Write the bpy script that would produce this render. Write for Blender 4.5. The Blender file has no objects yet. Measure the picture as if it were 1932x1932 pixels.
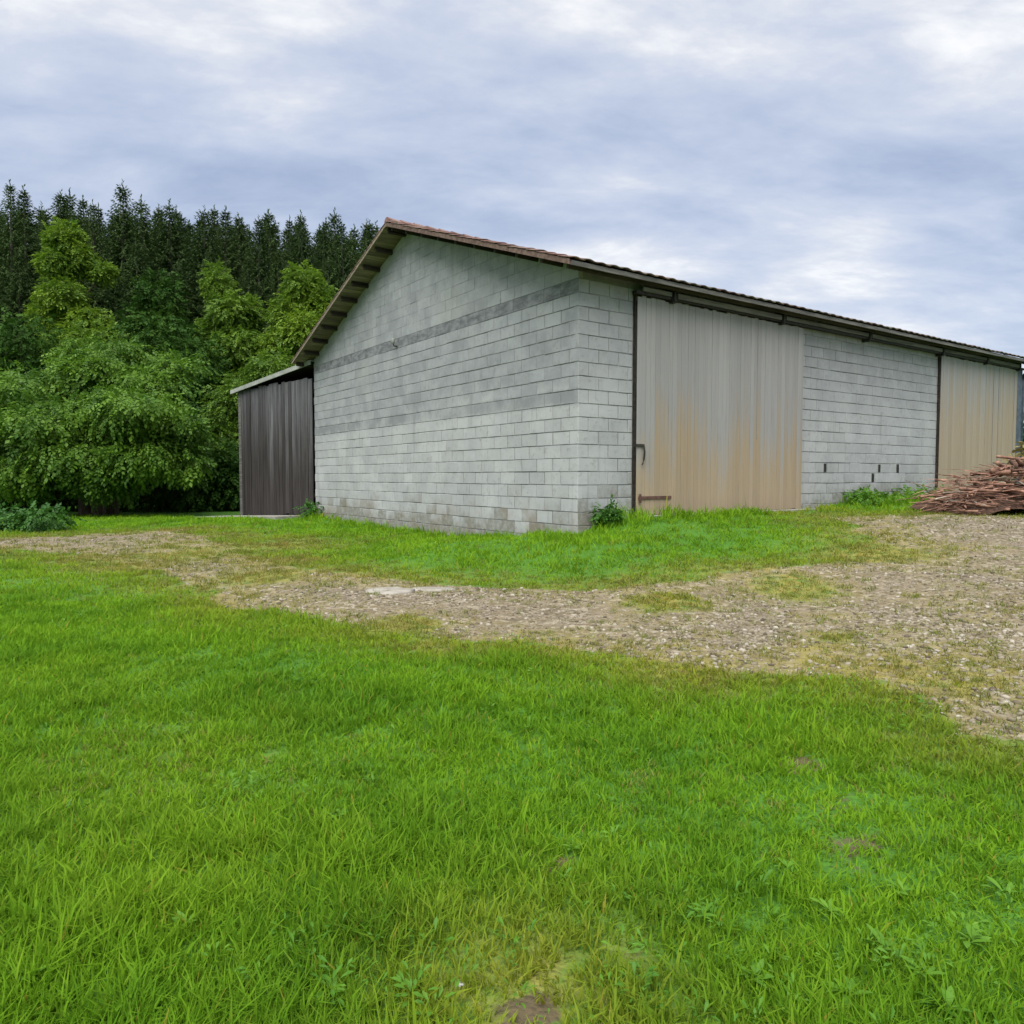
import bpy, math, random
import numpy as np
from mathutils import Vector, Matrix, Euler

random.seed(7)
rng = np.random.default_rng(7)
R = math.radians
SC = bpy.context.scene
COL = SC.collection

# ------------------------------------------------------------------ camera, sky, sun, exposure
CAMZ = 1.6
PITCH = 2.7
cam_d = bpy.data.cameras.new('camera')
cam = bpy.data.objects.new('camera', cam_d)
COL.objects.link(cam)
cam.location = (0, 0, CAMZ)
cam.rotation_euler = (R(90 - PITCH), 0, 0)
cam_d.sensor_width = 36
cam_d.lens = 36 * 1400 / 1932
cam_d.clip_start = 0.05
cam_d.clip_end = 6000
SC.camera = cam

SUN_EL, SUN_AZ = 60.0, 198.0          # azimuth clockwise from +Y (the way the camera looks)
sun_d = bpy.data.lights.new('sun', 'SUN')
sun_d.energy = 1.5
sun_d.angle = R(60)
sun_d.color = (1.0, 0.975, 0.94)
sun = bpy.data.objects.new('sun', sun_d)
COL.objects.link(sun)
sd = Vector((math.sin(R(SUN_AZ)) * math.cos(R(SUN_EL)), math.cos(R(SUN_AZ)) * math.cos(R(SUN_EL)), math.sin(R(SUN_EL))))
sun.rotation_euler = sd.to_track_quat('Z', 'Y').to_euler()

SC.view_settings.view_transform = 'Standard'
SC.view_settings.look = 'None'
SC.view_settings.exposure = 2.05
SC.view_settings.gamma = 1
SC.view_settings.use_curve_mapping = False


class NT:
    """small helper round a node tree"""
    def __init__(self, tree):
        self.t = tree
        tree.nodes.clear()

    def n(self, typ, props=None, **ins):
        nd = self.t.nodes.new(typ)
        for k, v in (props or {}).items():
            setattr(nd, k, v)
        for k, v in ins.items():
            key = int(k[1:]) if k[0] == '_' and k[1:].isdigit() else k.replace('_', ' ')
            s = nd.inputs[key]
            if isinstance(v, bpy.types.NodeSocket):
                self.t.links.new(v, s)
            else:
                s.default_value = v
        return nd

    def math(self, op, a, b=0.0, c=None, clamp=False):
        nd = self.t.nodes.new('ShaderNodeMath')
        nd.operation = op
        nd.use_clamp = clamp
        for i, v in enumerate((a, b) if c is None else (a, b, c)):
            if isinstance(v, bpy.types.NodeSocket):
                self.t.links.new(v, nd.inputs[i])
            else:
                nd.inputs[i].default_value = v
        return nd.outputs[0]

    def mix(self, fac, a, b, mode='MIX'):
        nd = self.t.nodes.new('ShaderNodeMix')
        nd.data_type = 'RGBA'
        nd.blend_type = mode
        for i, v in ((0, fac), (6, a), (7, b)):
            if isinstance(v, bpy.types.NodeSocket):
                self.t.links.new(v, nd.inputs[i])
            else:
                if i and len(v) == 3:
                    v = (*v, 1)
                nd.inputs[i].default_value = v
        return nd.outputs[2]

    def ramp(self, fac, stops, interp='LINEAR'):
        nd = self.t.nodes.new('ShaderNodeValToRGB')
        nd.color_ramp.interpolation = interp
        el = nd.color_ramp.elements
        while len(el) < len(stops):
            el.new(0.5)
        for e, (p, c) in zip(el, stops):
            e.position = p
            e.color = (c, c, c, 1) if not hasattr(c, '__len__') else (*c, 1)
        self.t.links.new(fac, nd.inputs[0])
        return nd.outputs[0]

    def rng(self, v, a, b, c=0.0, d=1.0):
        nd = self.n('ShaderNodeMapRange', None, Value=v, From_Min=a, From_Max=b, To_Min=c, To_Max=d)
        nd.interpolation_type = 'SMOOTHSTEP'
        return nd.outputs[0]

    def noise(self, vec, scale, detail=4.0, rough=0.55, dist=0.0):
        nd = self.n('ShaderNodeTexNoise', None, Scale=scale, Detail=detail, Roughness=rough, Distortion=dist)
        if vec is not None:
            self.t.links.new(vec, nd.inputs['Vector'])
        return nd.outputs[0]


# sky: Nishita daylight behind a broken layer of cloud
W = bpy.data.worlds.new('World')
SC.world = W
W.use_nodes = True
w = NT(W.node_tree)
sky = w.n('ShaderNodeTexSky')
sky.sky_type = 'NISHITA'
sky.sun_disc = False
sky.sun_elevation = R(SUN_EL)
sky.sun_rotation = R(SUN_AZ)
tc = w.n('ShaderNodeTexCoord')
sep = w.n('ShaderNodeSeparateXYZ', None, Vector=tc.outputs['Generated'])
zz = w.math('ADD', w.math('MAXIMUM', sep.outputs[2], 0.0), 0.22)
px_ = w.math('DIVIDE', sep.outputs[0], zz)
py_ = w.math('DIVIDE', sep.outputs[1], zz)
pv = w.n('ShaderNodeCombineXYZ', None, X=px_, Y=py_, Z=0.0).outputs[0]
mp = w.n('ShaderNodeMapping', None, Vector=pv, Location=(20.1, 3.3, 0.0), Rotation=(0, 0, R(-30)), Scale=(0.85, 1.5, 1)).outputs[0]
n1 = w.noise(mp, 0.95, 9, 0.55, 0.25)
n2 = w.noise(mp, 3.2, 8, 0.6, 0.2)
nn = w.math('ADD', w.math('MULTIPLY', n1, 0.66), w.math('MULTIPLY', n2, 0.34))
cloud = w.ramp(nn, [(0.38, (0.43, 0.52, 0.72)), (0.44, (0.52, 0.605, 0.79)), (0.495, (0.62, 0.695, 0.86)), (0.54, (0.72, 0.78, 0.915)), (0.58, (0.87, 0.90, 0.97)), (0.63, (1.14, 1.14, 1.14))])
cloud_s = w.mix(1.0, cloud, (0.222, 0.222, 0.222), 'MULTIPLY')
bg1 = w.n('ShaderNodeBackground', None, Color=sky.outputs[0], Strength=0.05)
bg2 = w.n('ShaderNodeBackground', None, Color=cloud_s, Strength=1.0)
mx = w.n('ShaderNodeMixShader', None, _0=0.9, _1=bg1.outputs[0], _2=bg2.outputs[0])
wo = w.n('ShaderNodeOutputWorld', None, Surface=mx.outputs[0])

SC.cycles.use_denoising = True
SC.cycles.max_bounces = 5
SC.cycles.diffuse_bounces = 3
SC.cycles.transmission_bounces = 3
SC.cycles.glossy_bounces = 2


# ------------------------------------------------------------------ small tools
def tag(o, label=None, cat=None, group=None, kind=None):
    for k, v in (('label', label), ('category', cat), ('group', group), ('kind', kind)):
        if v is not None:
            o[k] = v
    return o


def mesh_np(name, V, F, mat=None, smooth=False):
    V = np.asarray(V, dtype=np.float32)
    F = np.asarray(F, dtype=np.int32)
    k = F.shape[1]
    me = bpy.data.meshes.new(name)
    me.vertices.add(len(V))
    me.vertices.foreach_set('co', V.ravel())
    me.loops.add(F.size)
    me.loops.foreach_set('vertex_index', F.ravel())
    me.polygons.add(len(F))
    me.polygons.foreach_set('loop_start', np.arange(len(F), dtype=np.int32) * k)
    me.polygons.foreach_set('loop_total', np.full(len(F), k, dtype=np.int32))
    if smooth:
        me.polygons.foreach_set('use_smooth', np.ones(len(F), dtype=bool))
    me.update(calc_edges=True)
    me.validate()
    if mat:
        me.materials.append(mat)
    return me


class MB:
    """collects polygons, then builds one mesh"""
    def __init__(self):
        self.v, self.f, self.a = [], [], []
        self.val = 0.5

    def poly(self, pts):
        b = len(self.v)
        self.v += [tuple(p) for p in pts]
        self.a += [self.val] * len(pts)
        self.f.append(tuple(range(b, b + len(pts))))

    def add(self, vs, fs):
        b = len(self.v)
        self.v += [tuple(p) for p in vs]
        self.a += [self.val] * len(vs)
        self.f += [tuple(b + i for i in f) for f in fs]

    def box(self, x0, x1, y0, y1, z0, z1):
        self.add([(x0, y0, z0), (x1, y0, z0), (x1, y1, z0), (x0, y1, z0), (x0, y0, z1), (x1, y0, z1), (x1, y1, z1), (x0, y1, z1)],
                 [(0, 3, 2, 1), (4, 5, 6, 7), (0, 1, 5, 4), (1, 2, 6, 5), (2, 3, 7, 6), (3, 0, 4, 7)])

    def tube(self, pts, rads, n=6, cap=True):
        pts = [Vector(p) for p in pts]
        vs, fs = [], []
        for i, p in enumerate(pts):
            d = (pts[min(i + 1, len(pts) - 1)] - pts[max(i - 1, 0)]).normalized()
            a = d.orthogonal().normalized() if abs(d.z) < 0.95 else Vector((1, 0, 0)).cross(d).normalized()
            b = d.cross(a)
            for j in range(n):
                an = 2 * math.pi * j / n
                vs.append(p + (a * math.cos(an) + b * math.sin(an)) * rads[i])
        for i in range(len(pts) - 1):
            for j in range(n):
                fs.append((i * n + j, i * n + (j + 1) % n, (i + 1) * n + (j + 1) % n, (i + 1) * n + j))
        if cap:
            fs.append(tuple(range(n - 1, -1, -1)))
            fs.append(tuple((len(pts) - 1) * n + j for j in range(n)))
        self.add(vs, fs)

    def prism(self, poly, d0, d1, axis):
        """poly in (a, z); axis 'x': extruded along x between d0 and d1 with a on y; axis 'y': a on x"""
        n = len(poly)
        P = (lambda a, z, d: (d, a, z)) if axis == 'x' else (lambda a, z, d: (a, d, z))
        vs = [P(a, z, d0) for a, z in poly] + [P(a, z, d1) for a, z in poly]
        fs = [tuple(range(n)), tuple(range(2 * n - 1, n - 1, -1))]
        fs += [(i, n + i, n + (i + 1) % n, (i + 1) % n) for i in range(n)]
        self.add(vs, fs)

    def mesh(self, name, mat, smooth=False):
        me = bpy.data.meshes.new(name)
        me.from_pydata(self.v, [], self.f)
        if smooth:
            me.polygons.foreach_set('use_smooth', np.ones(len(self.f), dtype=bool))
        at = me.attributes.new('rnd', 'FLOAT', 'POINT')
        at.data.foreach_set('value', np.array(self.a, dtype=np.float32))
        me.materials.append(mat)
        me.update()
        return me

    def build(self, name, mat, parent=None, smooth=False):
        return put(name, self.mesh(name, mat, smooth), parent)


def put(name, me, parent=None, loc=(0, 0, 0), rot=(0, 0, 0), scl=(1, 1, 1)):
    o = bpy.data.objects.new(name, me)
    COL.objects.link(o)
    o.parent = parent
    o.location, o.rotation_euler, o.scale = loc, rot, scl
    return o


def empty(name, loc, rz=0.0, parent=None):
    return put(name, None, parent, loc, (0, 0, rz))


def fnoise(x, y, seed=0, octaves=3, scale=1.0):
    """smooth value noise in numpy, about -1..1"""
    out = np.zeros_like(x, dtype=float)
    amp = 1.0
    tot = 0
    for o in range(octaves):
        r = np.random.default_rng(seed * 17 + o)
        tab = r.uniform(-1, 1, (64, 64))
        xs, ys = x * scale * 2 ** o + 13.7 * o, y * scale * 2 ** o + 7.1 * o
        xi, yi = np.floor(xs).astype(int), np.floor(ys).astype(int)
        fx, fy = xs - xi, ys - yi
        fx, fy = fx * fx * (3 - 2 * fx), fy * fy * (3 - 2 * fy)
        g = lambda i, j: tab[(xi + i) % 64, (yi + j) % 64]
        out += amp * ((g(0, 0) * (1 - fx) + g(1, 0) * fx) * (1 - fy) + (g(0, 1) * (1 - fx) + g(1, 1) * fx) * fy)
        tot += amp
        amp *= 0.5
    return out / tot


# ------------------------------------------------------------------ terrain
D2 = np.array([0.816, 0.578])      # along the long wall of the barn
D1 = np.array([-0.578, 0.816])     # along its gable
CORN = np.array([1.205, 13.6])


def bpt(s, t):
    return CORN + D2 * s + D1 * t


CTRL = [(0, 0, 0), (-5, 0, 0), (5, 0, 0), (-6, 4, 0), (6, 4, .08), (0, 4, 0), (0, 7, .06), (-6, 8, .05), (-10, 14, .08), (-12, 20, .1),
        (3, 8, .15), (7, 8, .35), (12, 8, .45), (0, 10, .13), (3.5, 11, .4), (-4, 14, .1),
        (-6.5, 24.4, .28), (-3.2, 19.8, .2), (-1.2, 17, .2), (0, 15.2, .3), (1.1, 13.3, .44), (-10.3, 28.2, .09),
        (-18, 30, .05), (-30, 35, 0), (-20, 45, .1), (16, 12, .7), (10, 14, .8), (20, 18, .9), (-20, 12, .05), (0, 40, .5), (30, 40, 1.0)]
for s_, z_ in ((0.9, .82), (1.6, .88), (4, .86), (7, .84), (9, .95), (12, .95), (16, .95), (19, .95)):
    p_ = bpt(s_, -0.15)
    CTRL.append((p_[0], p_[1], z_))
for s_, z_ in ((2.5, .7), (5, .72), (8, .78), (12, .88), (16, .9)):
    p_ = bpt(s_, -2.2)
    CTRL.append((p_[0], p_[1], z_))
CTRL = np.array(CTRL, dtype=float)


def ground_z(x, y, fine=True):
    x = np.asarray(x, dtype=float)
    y = np.asarray(y, dtype=float)
    num = np.zeros_like(x)
    den = np.zeros_like(x)
    for cx, cy, cz in CTRL:
        wgt = 1.0 / ((x - cx) ** 2 + (y - cy) ** 2 + 0.5) ** 1.7
        num += wgt * cz
        den += wgt
    z = num / den
    if fine:
        z = z + 0.035 * fnoise(x, y, 3, 3, 0.45) + 0.012 * fnoise(x, y, 5, 2, 1.9)
    return z


def gz(x, y):
    return float(ground_z(np.array([x]), np.array([y]))[0])


CP, SP = math.cos(R(PITCH)), math.sin(R(PITCH))


def ray(px, py):
    a, b = (px - 966) / 1400, (966 - py) / 1400
    return np.array([a, CP + b * SP, -SP + b * CP])


def on_ground(px, py):
    """point of the terrain that lies along a line of sight (picture 1932 wide)"""
    d = ray(px, py)
    k = 6.0
    for _ in range(30):
        z = float(ground_z(np.array([d[0] * k]), np.array([d[1] * k]), False)[0])
        k = 0.5 * k + 0.5 * (CAMZ - z) / max(-d[2], 1e-3)
    return np.array([d[0] * k, d[1] * k])


def at_depth(px, py, Y):
    d = ray(px, py)
    return d * (Y / d[1]) + np.array([0, 0, CAMZ])


UP = [(-700, 1012), (-200, 1012), (20, 1014), (200, 1007), (335, 1001), (420, 1014), (560, 1076), (700, 1090), (900, 1102), (1110, 1116), (1300, 1092), (1500, 1066), (1625, 1040), (1655, 1018), (1580, 990), (1560, 979), (1720, 974), (1932, 972)]
LO = [(1932, 1405), (1790, 1395), (1755, 1335), (1640, 1285), (1450, 1272), (1300, 1258), (1200, 1240), (1030, 1212), (900, 1210), (760, 1205), (600, 1180), (470, 1160), (400, 1125), (300, 1080), (150, 1052), (0, 1040), (-250, 1038), (-700, 1040)]
TRACK = [on_ground(*p) for p in UP] + [np.array([24.0, 15.0]), np.array([24.0, 3.0]), np.array([8.0, 3.2])] + [on_ground(*p) for p in LO]
TRACK = np.array(TRACK)


def sdist(x, y, P):
    """signed distance to polygon, positive inside"""
    x = np.asarray(x, dtype=float)
    y = np.asarray(y, dtype=float)
    best = np.full(x.shape, 1e9)
    ins = np.zeros(x.shape, dtype=bool)
    n = len(P)
    for i in range(n):
        ax, ay = P[i]
        bx, by = P[(i + 1) % n]
        dx, dy = bx - ax, by - ay
        t = np.clip(((x - ax) * dx + (y - ay) * dy) / (dx * dx + dy * dy + 1e-12), 0, 1)
        best = np.minimum(best, np.hypot(x - ax - t * dx, y - ay - t * dy))
        c = ((ay > y) != (by > y)) & (x < (bx - ax) * (y - ay) / (by - ay + 1e-12) + ax)
        ins ^= c
    return np.where(ins, best, -best)


def seg_d(x, y, pts, wid):
    """closeness 0..1 to a polyline"""
    best = np.full(np.shape(x), 1e9)
    for (ax, ay), (bx, by) in zip(pts[:-1], pts[1:]):
        dx, dy = bx - ax, by - ay
        t = np.clip(((x - ax) * dx + (y - ay) * dy) / (dx * dx + dy * dy), 0, 1)
        best = np.minimum(best, np.hypot(x - ax - t * dx, y - ay - t * dy))
    return np.clip(1.5 - best / wid, 0, 1)


PATH = [on_ground(*p) for p in ((1800, 1400), (1720, 1470), (1640, 1540), (1590, 1600))]
SOILS = [(on_ground(1000, 1930), .085), (on_ground(1190, 1815), .05), (on_ground(1600, 1592), .06), (on_ground(1050, 1620), .06), (on_ground(1500, 1440), .1)]
DRYS = [(on_ground(520, 1060), .9, 1.6), (on_ground(1720, 1270), .9, 1.0), (on_ground(1500, 1110), .6, .8), (on_ground(1570, 1200), .25, 1.0),
        (on_ground(250, 1070), .9, 1.0), (on_ground(1000, 1870), .45, .75), (on_ground(300, 1450), 1.0, .15), (on_ground(1300, 1260), .7, .9),
        (on_ground(1560, 1245), .6, 1.0), (on_ground(820, 1215), .5, .8), (on_ground(150, 1060), .8, .8)]


OVER = [(on_ground(390, 1035), 2.2), (on_ground(520, 1085), 1.1), (on_ground(250, 1062), 1.3), (on_ground(760, 1180), .5), (on_ground(1720, 1280), .7), (on_ground(1480, 1112), .7), (on_ground(1250, 1140), .6), (on_ground(1570, 1200), .35), (on_ground(1650, 1045), 1.0)]


def masks(x, y):
    """gravel, dry moss, bare soil: 0..1 each"""
    sd_ = sdist(x, y, TRACK)
    nz = fnoise(x, y, 11, 4, 0.9)
    depth = np.maximum(np.hypot(x, y), 3) / 8
    g = np.clip((sd_ + 0.28 * nz * depth) / (0.22 * depth) + 0.35, 0, 1)
    patch = np.clip((fnoise(x, y, 21, 4, 0.8) - 0.12) * 4, 0, 1)         # mossy islands on the track
    patch2 = np.clip((fnoise(x, y, 25, 4, 2.2) - 0.2) * 4, 0, 1)
    dry = np.exp(-(sd_ / (0.3 + .05 * depth * 8)) ** 2) * (0.55 + 0.45 * nz)
    for c, r, a in DRYS:
        dry = np.maximum(dry, a * np.exp(-((x - c[0]) ** 2 + (y - c[1]) ** 2) / r ** 2))
    dry = np.clip(dry + 0.28 * patch * (g > 0.5) + 0.3 * patch2 * (g > .5), 0, 1)
    og = np.zeros_like(sd_)
    for c, r in OVER:
        og = np.maximum(og, np.exp(-((x - c[0]) ** 2 + (y - c[1]) ** 2) / r ** 2))
    og = np.clip(og * (1.0 + .9 * fnoise(x, y, 71, 3, 1.1)), 0, 1)
    dry = np.maximum(dry, og)
    g = g * (1 - .62 * og)
    soil = np.zeros_like(sd_)
    for c, r in SOILS:
        soil = np.maximum(soil, np.clip(1.6 - np.hypot(x - c[0], y - c[1]) / r + 0.8 * fnoise(x, y, 31, 3, 3.0), 0, 1))
    pth = seg_d(x, y, PATH, 0.34) * np.clip(0.7 + 0.9 * fnoise(x, y, 33, 3, 2.0), 0, 1)
    soil = np.maximum(soil, 0.5 * pth)
    g = g * (1 - 0.12 * np.clip(patch, 0, 1))
    return g, dry, soil


# ------------------------------------------------------------------ materials
def new_mat(name):
    m = bpy.data.materials.new(name)
    m.use_nodes = True
    return m, NT(m.node_tree)


def finish(nt, col, rough=0.85, bump=None, strength=0.4, dist=0.01, spec=0.3, metal=0.0, trans=0.0):
    b = nt.n('ShaderNodeBsdfPrincipled')
    nt.t.links.new(col, b.inputs['Base Color']) if isinstance(col, bpy.types.NodeSocket) else setattr(b.inputs['Base Color'], 'default_value', (*col, 1))
    if isinstance(rough, bpy.types.NodeSocket):
        nt.t.links.new(rough, b.inputs['Roughness'])
    else:
        b.inputs['Roughness'].default_value = rough
    b.inputs['Specular IOR Level'].default_value = spec
    b.inputs['Metallic'].default_value = metal
    if bump is not None:
        bp = nt.n('ShaderNodeBump', None, Strength=strength, Distance=dist, Height=bump)
        nt.t.links.new(bp.outputs[0], b.inputs['Normal'])
    out = b.outputs[0]
    if trans > 0:
        tr = nt.n('ShaderNodeBsdfTranslucent')
        nt.t.links.new(col, tr.inputs[0])
        out = nt.n('ShaderNodeMixShader', None, _0=trans, _1=out, _2=tr.outputs[0]).outputs[0]
    nt.n('ShaderNodeOutputMaterial', None, Surface=out)


def pos(nt):
    return nt.n('ShaderNodeNewGeometry').outputs['Position']


def obj_co(nt):
    return nt.n('ShaderNodeTexCoord').outputs['Object']


def piece_rnd(nt):
    """one random value for each piece, loose object or joined"""
    a = nt.n('ShaderNodeAttribute', {'attribute_name': 'rnd'}).outputs['Fac']
    o = nt.n('ShaderNodeObjectInfo').outputs['Random']
    return nt.math('FRACT', nt.math('ADD', a, o))


def stretch(nt, vec, sx, sy, sz):
    return nt.n('ShaderNodeMapping', None, Vector=vec, Scale=(sx, sy, sz)).outputs[0]


# ground
m_ground, g = new_mat('ground')
P = pos(g)
aG = g.n('ShaderNodeAttribute', {'attribute_name': 'gravel'}).outputs['Fac']
aD = g.n('ShaderNodeAttribute', {'attribute_name': 'dry'}).outputs['Fac']
aS = g.n('ShaderNodeAttribute', {'attribute_name': 'soil'}).outputs['Fac']
v1 = g.n('ShaderNodeTexVoronoi', None, Vector=P, Scale=19.0, Randomness=1.0)
v2 = g.n('ShaderNodeTexVoronoi', None, Vector=P, Scale=44.0, Randomness=1.0)
vs1 = g.n('ShaderNodeSeparateColor', None, Color=v1.outputs['Color']).outputs[0]
vs2 = g.n('ShaderNodeSeparateColor', None, Color=v2.outputs['Color']).outputs[1]
st1 = g.ramp(vs1, [(0.0, (.085, .066, .042)), (.35, (.17, .138, .092)), (.7, (.25, .208, .145)), (1, (.37, .325, .25))])
st2 = g.ramp(vs2, [(0.0, (.075, .06, .04)), (.5, (.165, .13, .088)), (1, (.27, .23, .165))])
gcol = g.mix(g.rng(g.noise(P, 3.0, 4), .42, .58), st1, st2)
nb = g.noise(P, 0.7, 5, .6)
gcol = g.mix(g.rng(nb, .45, .7, 0, .45), gcol, (.20, .16, .115))
grime = g.rng(g.noise(P, 7.0, 5, .65), .45, .62, 0, .55)
gcol = g.mix(grime, gcol, (.13, .10, .045))
moss = g.mix(g.noise(P, 9.0, 5, .7), (.15, .15, .025), (.32, .25, .07))
green = g.mix(g.noise(P, 3.0, 5, .65), (.03, .105, .007), (.075, .19, .014))
soilc = g.mix(g.noise(P, 14, 5, .7), (.045, .04, .018), (.15, .11, .06))
aG = g.rng(g.math('ADD', aG, g.math('MULTIPLY_ADD', g.noise(P, 11.0, 6, .7), 1.1, -.55)), .3, .7)
aS = g.rng(g.math('ADD', aS, g.math('MULTIPLY_ADD', g.noise(P, 16.0, 6, .7), 1.2, -.6)), .38, .68)
col = g.mix(aG, green, gcol)
dryf = g.math('MULTIPLY', aD, g.rng(g.noise(P, 6.0, 5, .7), .3, .62), clamp=True)
col = g.mix(dryf, col, moss)
col = g.mix(aS, col, soilc)
hgt = g.math('SUBTRACT', 1.0, v1.outputs['Distance'])
hgt = g.math('ADD', hgt, g.math('MULTIPLY', g.math('SUBTRACT', 1.0, v2.outputs['Distance']), .6))
hgt = g.math('ADD', hgt, g.noise(P, 30, 4))
finish(g, col, .9, hgt, .7, .02)

# grass and leaves
def leaf_mat(name, lo, hi, yellow, trans=.35, scale=.9, rough=.55, spec=.25, inst=False):
    m, t = new_mat(name)
    Pn = pos(t)
    oi = t.n('ShaderNodeObjectInfo').outputs['Random']
    tint = t.n('ShaderNodeAttribute', {'attribute_name': 'tint', 'attribute_type': 'INSTANCER' if inst else 'GEOMETRY'}).outputs['Fac']
    rn = t.n('ShaderNodeAttribute', {'attribute_name': 'rnd'}).outputs['Fac']
    big = t.rng(t.noise(Pn, scale, 4, .6), .32, .68)
    f = t.math('ADD', t.math('MULTIPLY', big, .5), t.math('MULTIPLY', rn, .45))
    f = t.math('ADD', f, t.math('MULTIPLY', oi, .2), clamp=True)
    c = t.mix(f, lo, hi)
    c = t.mix(tint, c, yellow)
    finish(t, c, rough, spec=spec, trans=trans)
    return m


m_grass = leaf_mat('grass', (.055, .172, .010), (.21, .39, .017), (.33, .30, .04), .5, .9, .7, .1)
m_shortgrass = leaf_mat('short_grass', (.07, .12, .012), (.17, .22, .025), (.30, .23, .06), .35, inst=True)
m_weed = leaf_mat('weed_leaf', (.045, .15, .012), (.13, .27, .02), (.2, .25, .05), .3)
m_nettle = leaf_mat('nettle_leaf', (.02, .075, .010), (.06, .165, .018), (.1, .2, .05), .3)
m_bush = leaf_mat('bush_leaf', (.026, .085, .010), (.135, .255, .02), (.12, .25, .03), .35, .5)
m_bright = leaf_mat('bright_leaf', (.05, .12, .010), (.19, .30, .02), (.2, .3, .05), .38, .4)
m_olive = leaf_mat('olive_leaf', (.04, .105, .010), (.14, .24, .02), (.16, .22, .05), .35, .4)
m_darkleaf = leaf_mat('dark_leaf', (.014, .048, .008), (.05, .11, .014), (.1, .15, .03), .25, .4, .7, .1)
m_spruce = leaf_mat('spruce_needle', (.020, .044, .014), (.08, .125, .038), (.05, .06, .02), .2, .12, .8, .08)
m_straw = leaf_mat('straw', (.16, .13, .04), (.30, .24, .08), (.3, .26, .08), .2)


def simple(name, c1, c2, scale=8.0, st=(1, 1, 1), rough=.85, bump=.3, dist=.01, rnd=0.0, spec=.25, world=False, metal=0.0):
    m, t = new_mat(name)
    v = stretch(t, pos(t) if world else obj_co(t), *st)
    n = t.noise(v, scale, 6, .62)
    c = t.mix(t.rng(n, .3, .7), c1, c2)
    if rnd:
        k = t.math('MULTIPLY_ADD', piece_rnd(t), rnd * 2, 1 - rnd)
        kk = t.n('ShaderNodeCombineColor', None, Red=k, Green=k, Blue=k).outputs[0]
        c = t.mix(1.0, c, kk, 'MULTIPLY')
    finish(t, c, rough, n, bump, dist, spec=spec, metal=metal)
    return m


m_bark = simple('bark', (.05, .035, .022), (.14, .10, .07), 6, (3, 3, .6), bump=.7)
m_bark_pale = simple('spruce_bark', (.05, .042, .034), (.12, .10, .08), 5, (3, 3, .6), bump=.7)
m_stick = simple('cut_branch', (.10, .05, .034), (.34, .195, .135), 5, (1, 1, 1), bump=.5, rnd=.5)
m_stick_end = simple('old_branch', (.16, .13, .10), (.36, .30, .23), 5, (1, 1, 1), bump=.5, rnd=.4)
m_metal = simple('dark_metal', (.012, .012, .011), (.045, .038, .03), 12, rough=.6, bump=.2)
m_rust = simple('rusty_metal', (.07, .035, .028), (.15, .08, .06), 14, rough=.7)
m_concrete = simple('concrete', (.16, .15, .13), (.31, .295, .26), 2.5, rough=.9, bump=.3)
m_stone = simple('stone', (.13, .115, .09), (.45, .41, .34), 4, rough=.9, bump=.4, rnd=.4)
m_purlin = simple('old_purlin', (.015, .012, .009), (.05, .04, .03), 5, (.3, 3, 3), rnd=.25)
m_sheath = simple('roof_boards', (.11, .095, .068), (.24, .205, .145), 4, (.4, 4, 4), rnd=.3)
m_header = simple('grey_board', (.08, .078, .07), (.18, .173, .155), 4, (.4, 4, 4), rnd=.15)
m_verge = simple('red_brown_board', (.085, .05, .04), (.18, .125, .098), 3, (.6, 3, 3))
m_tin = simple('pale_roof_edge', (.21, .225, .195), (.33, .34, .30), 3, rough=.8)
m_pipe = simple('blue_grey_metal', (.05, .065, .09), (.11, .13, .165), 6, rough=.55)

# roof tiles: grey brown, red along the verge, moss to the eave
m_tile, t = new_mat('roof_tile')
co = obj_co(t)
Pw = pos(t)
n = t.noise(Pw, 2.2, 6, .65)
c = t.mix(t.rng(n, .35, .65), (.075, .05, .042), (.17, .105, .085))
c = t.mix(t.rng(t.noise(Pw, 1.1, 5, .6), .45, .6, 0, .75), c, (.095, .10, .075))
c = t.mix(t.rng(piece_rnd(t), .2, .9, 0, .45), c, (.20, .19, .165))
finish(t, c, .85, t.noise(Pw, 25, 4), .4, .01)
m_tile_red, t = new_mat('red_verge_tile')
n = t.noise(pos(t), 3.0, 6, .65)
c = t.mix(t.rng(n, .35, .65), (.12, .055, .045), (.24, .15, .125))
c = t.mix(t.rng(piece_rnd(t), .1, .9, 0, .4), c, (.17, .135, .11))
finish(t, c, .85, n, .3, .01)

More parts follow.
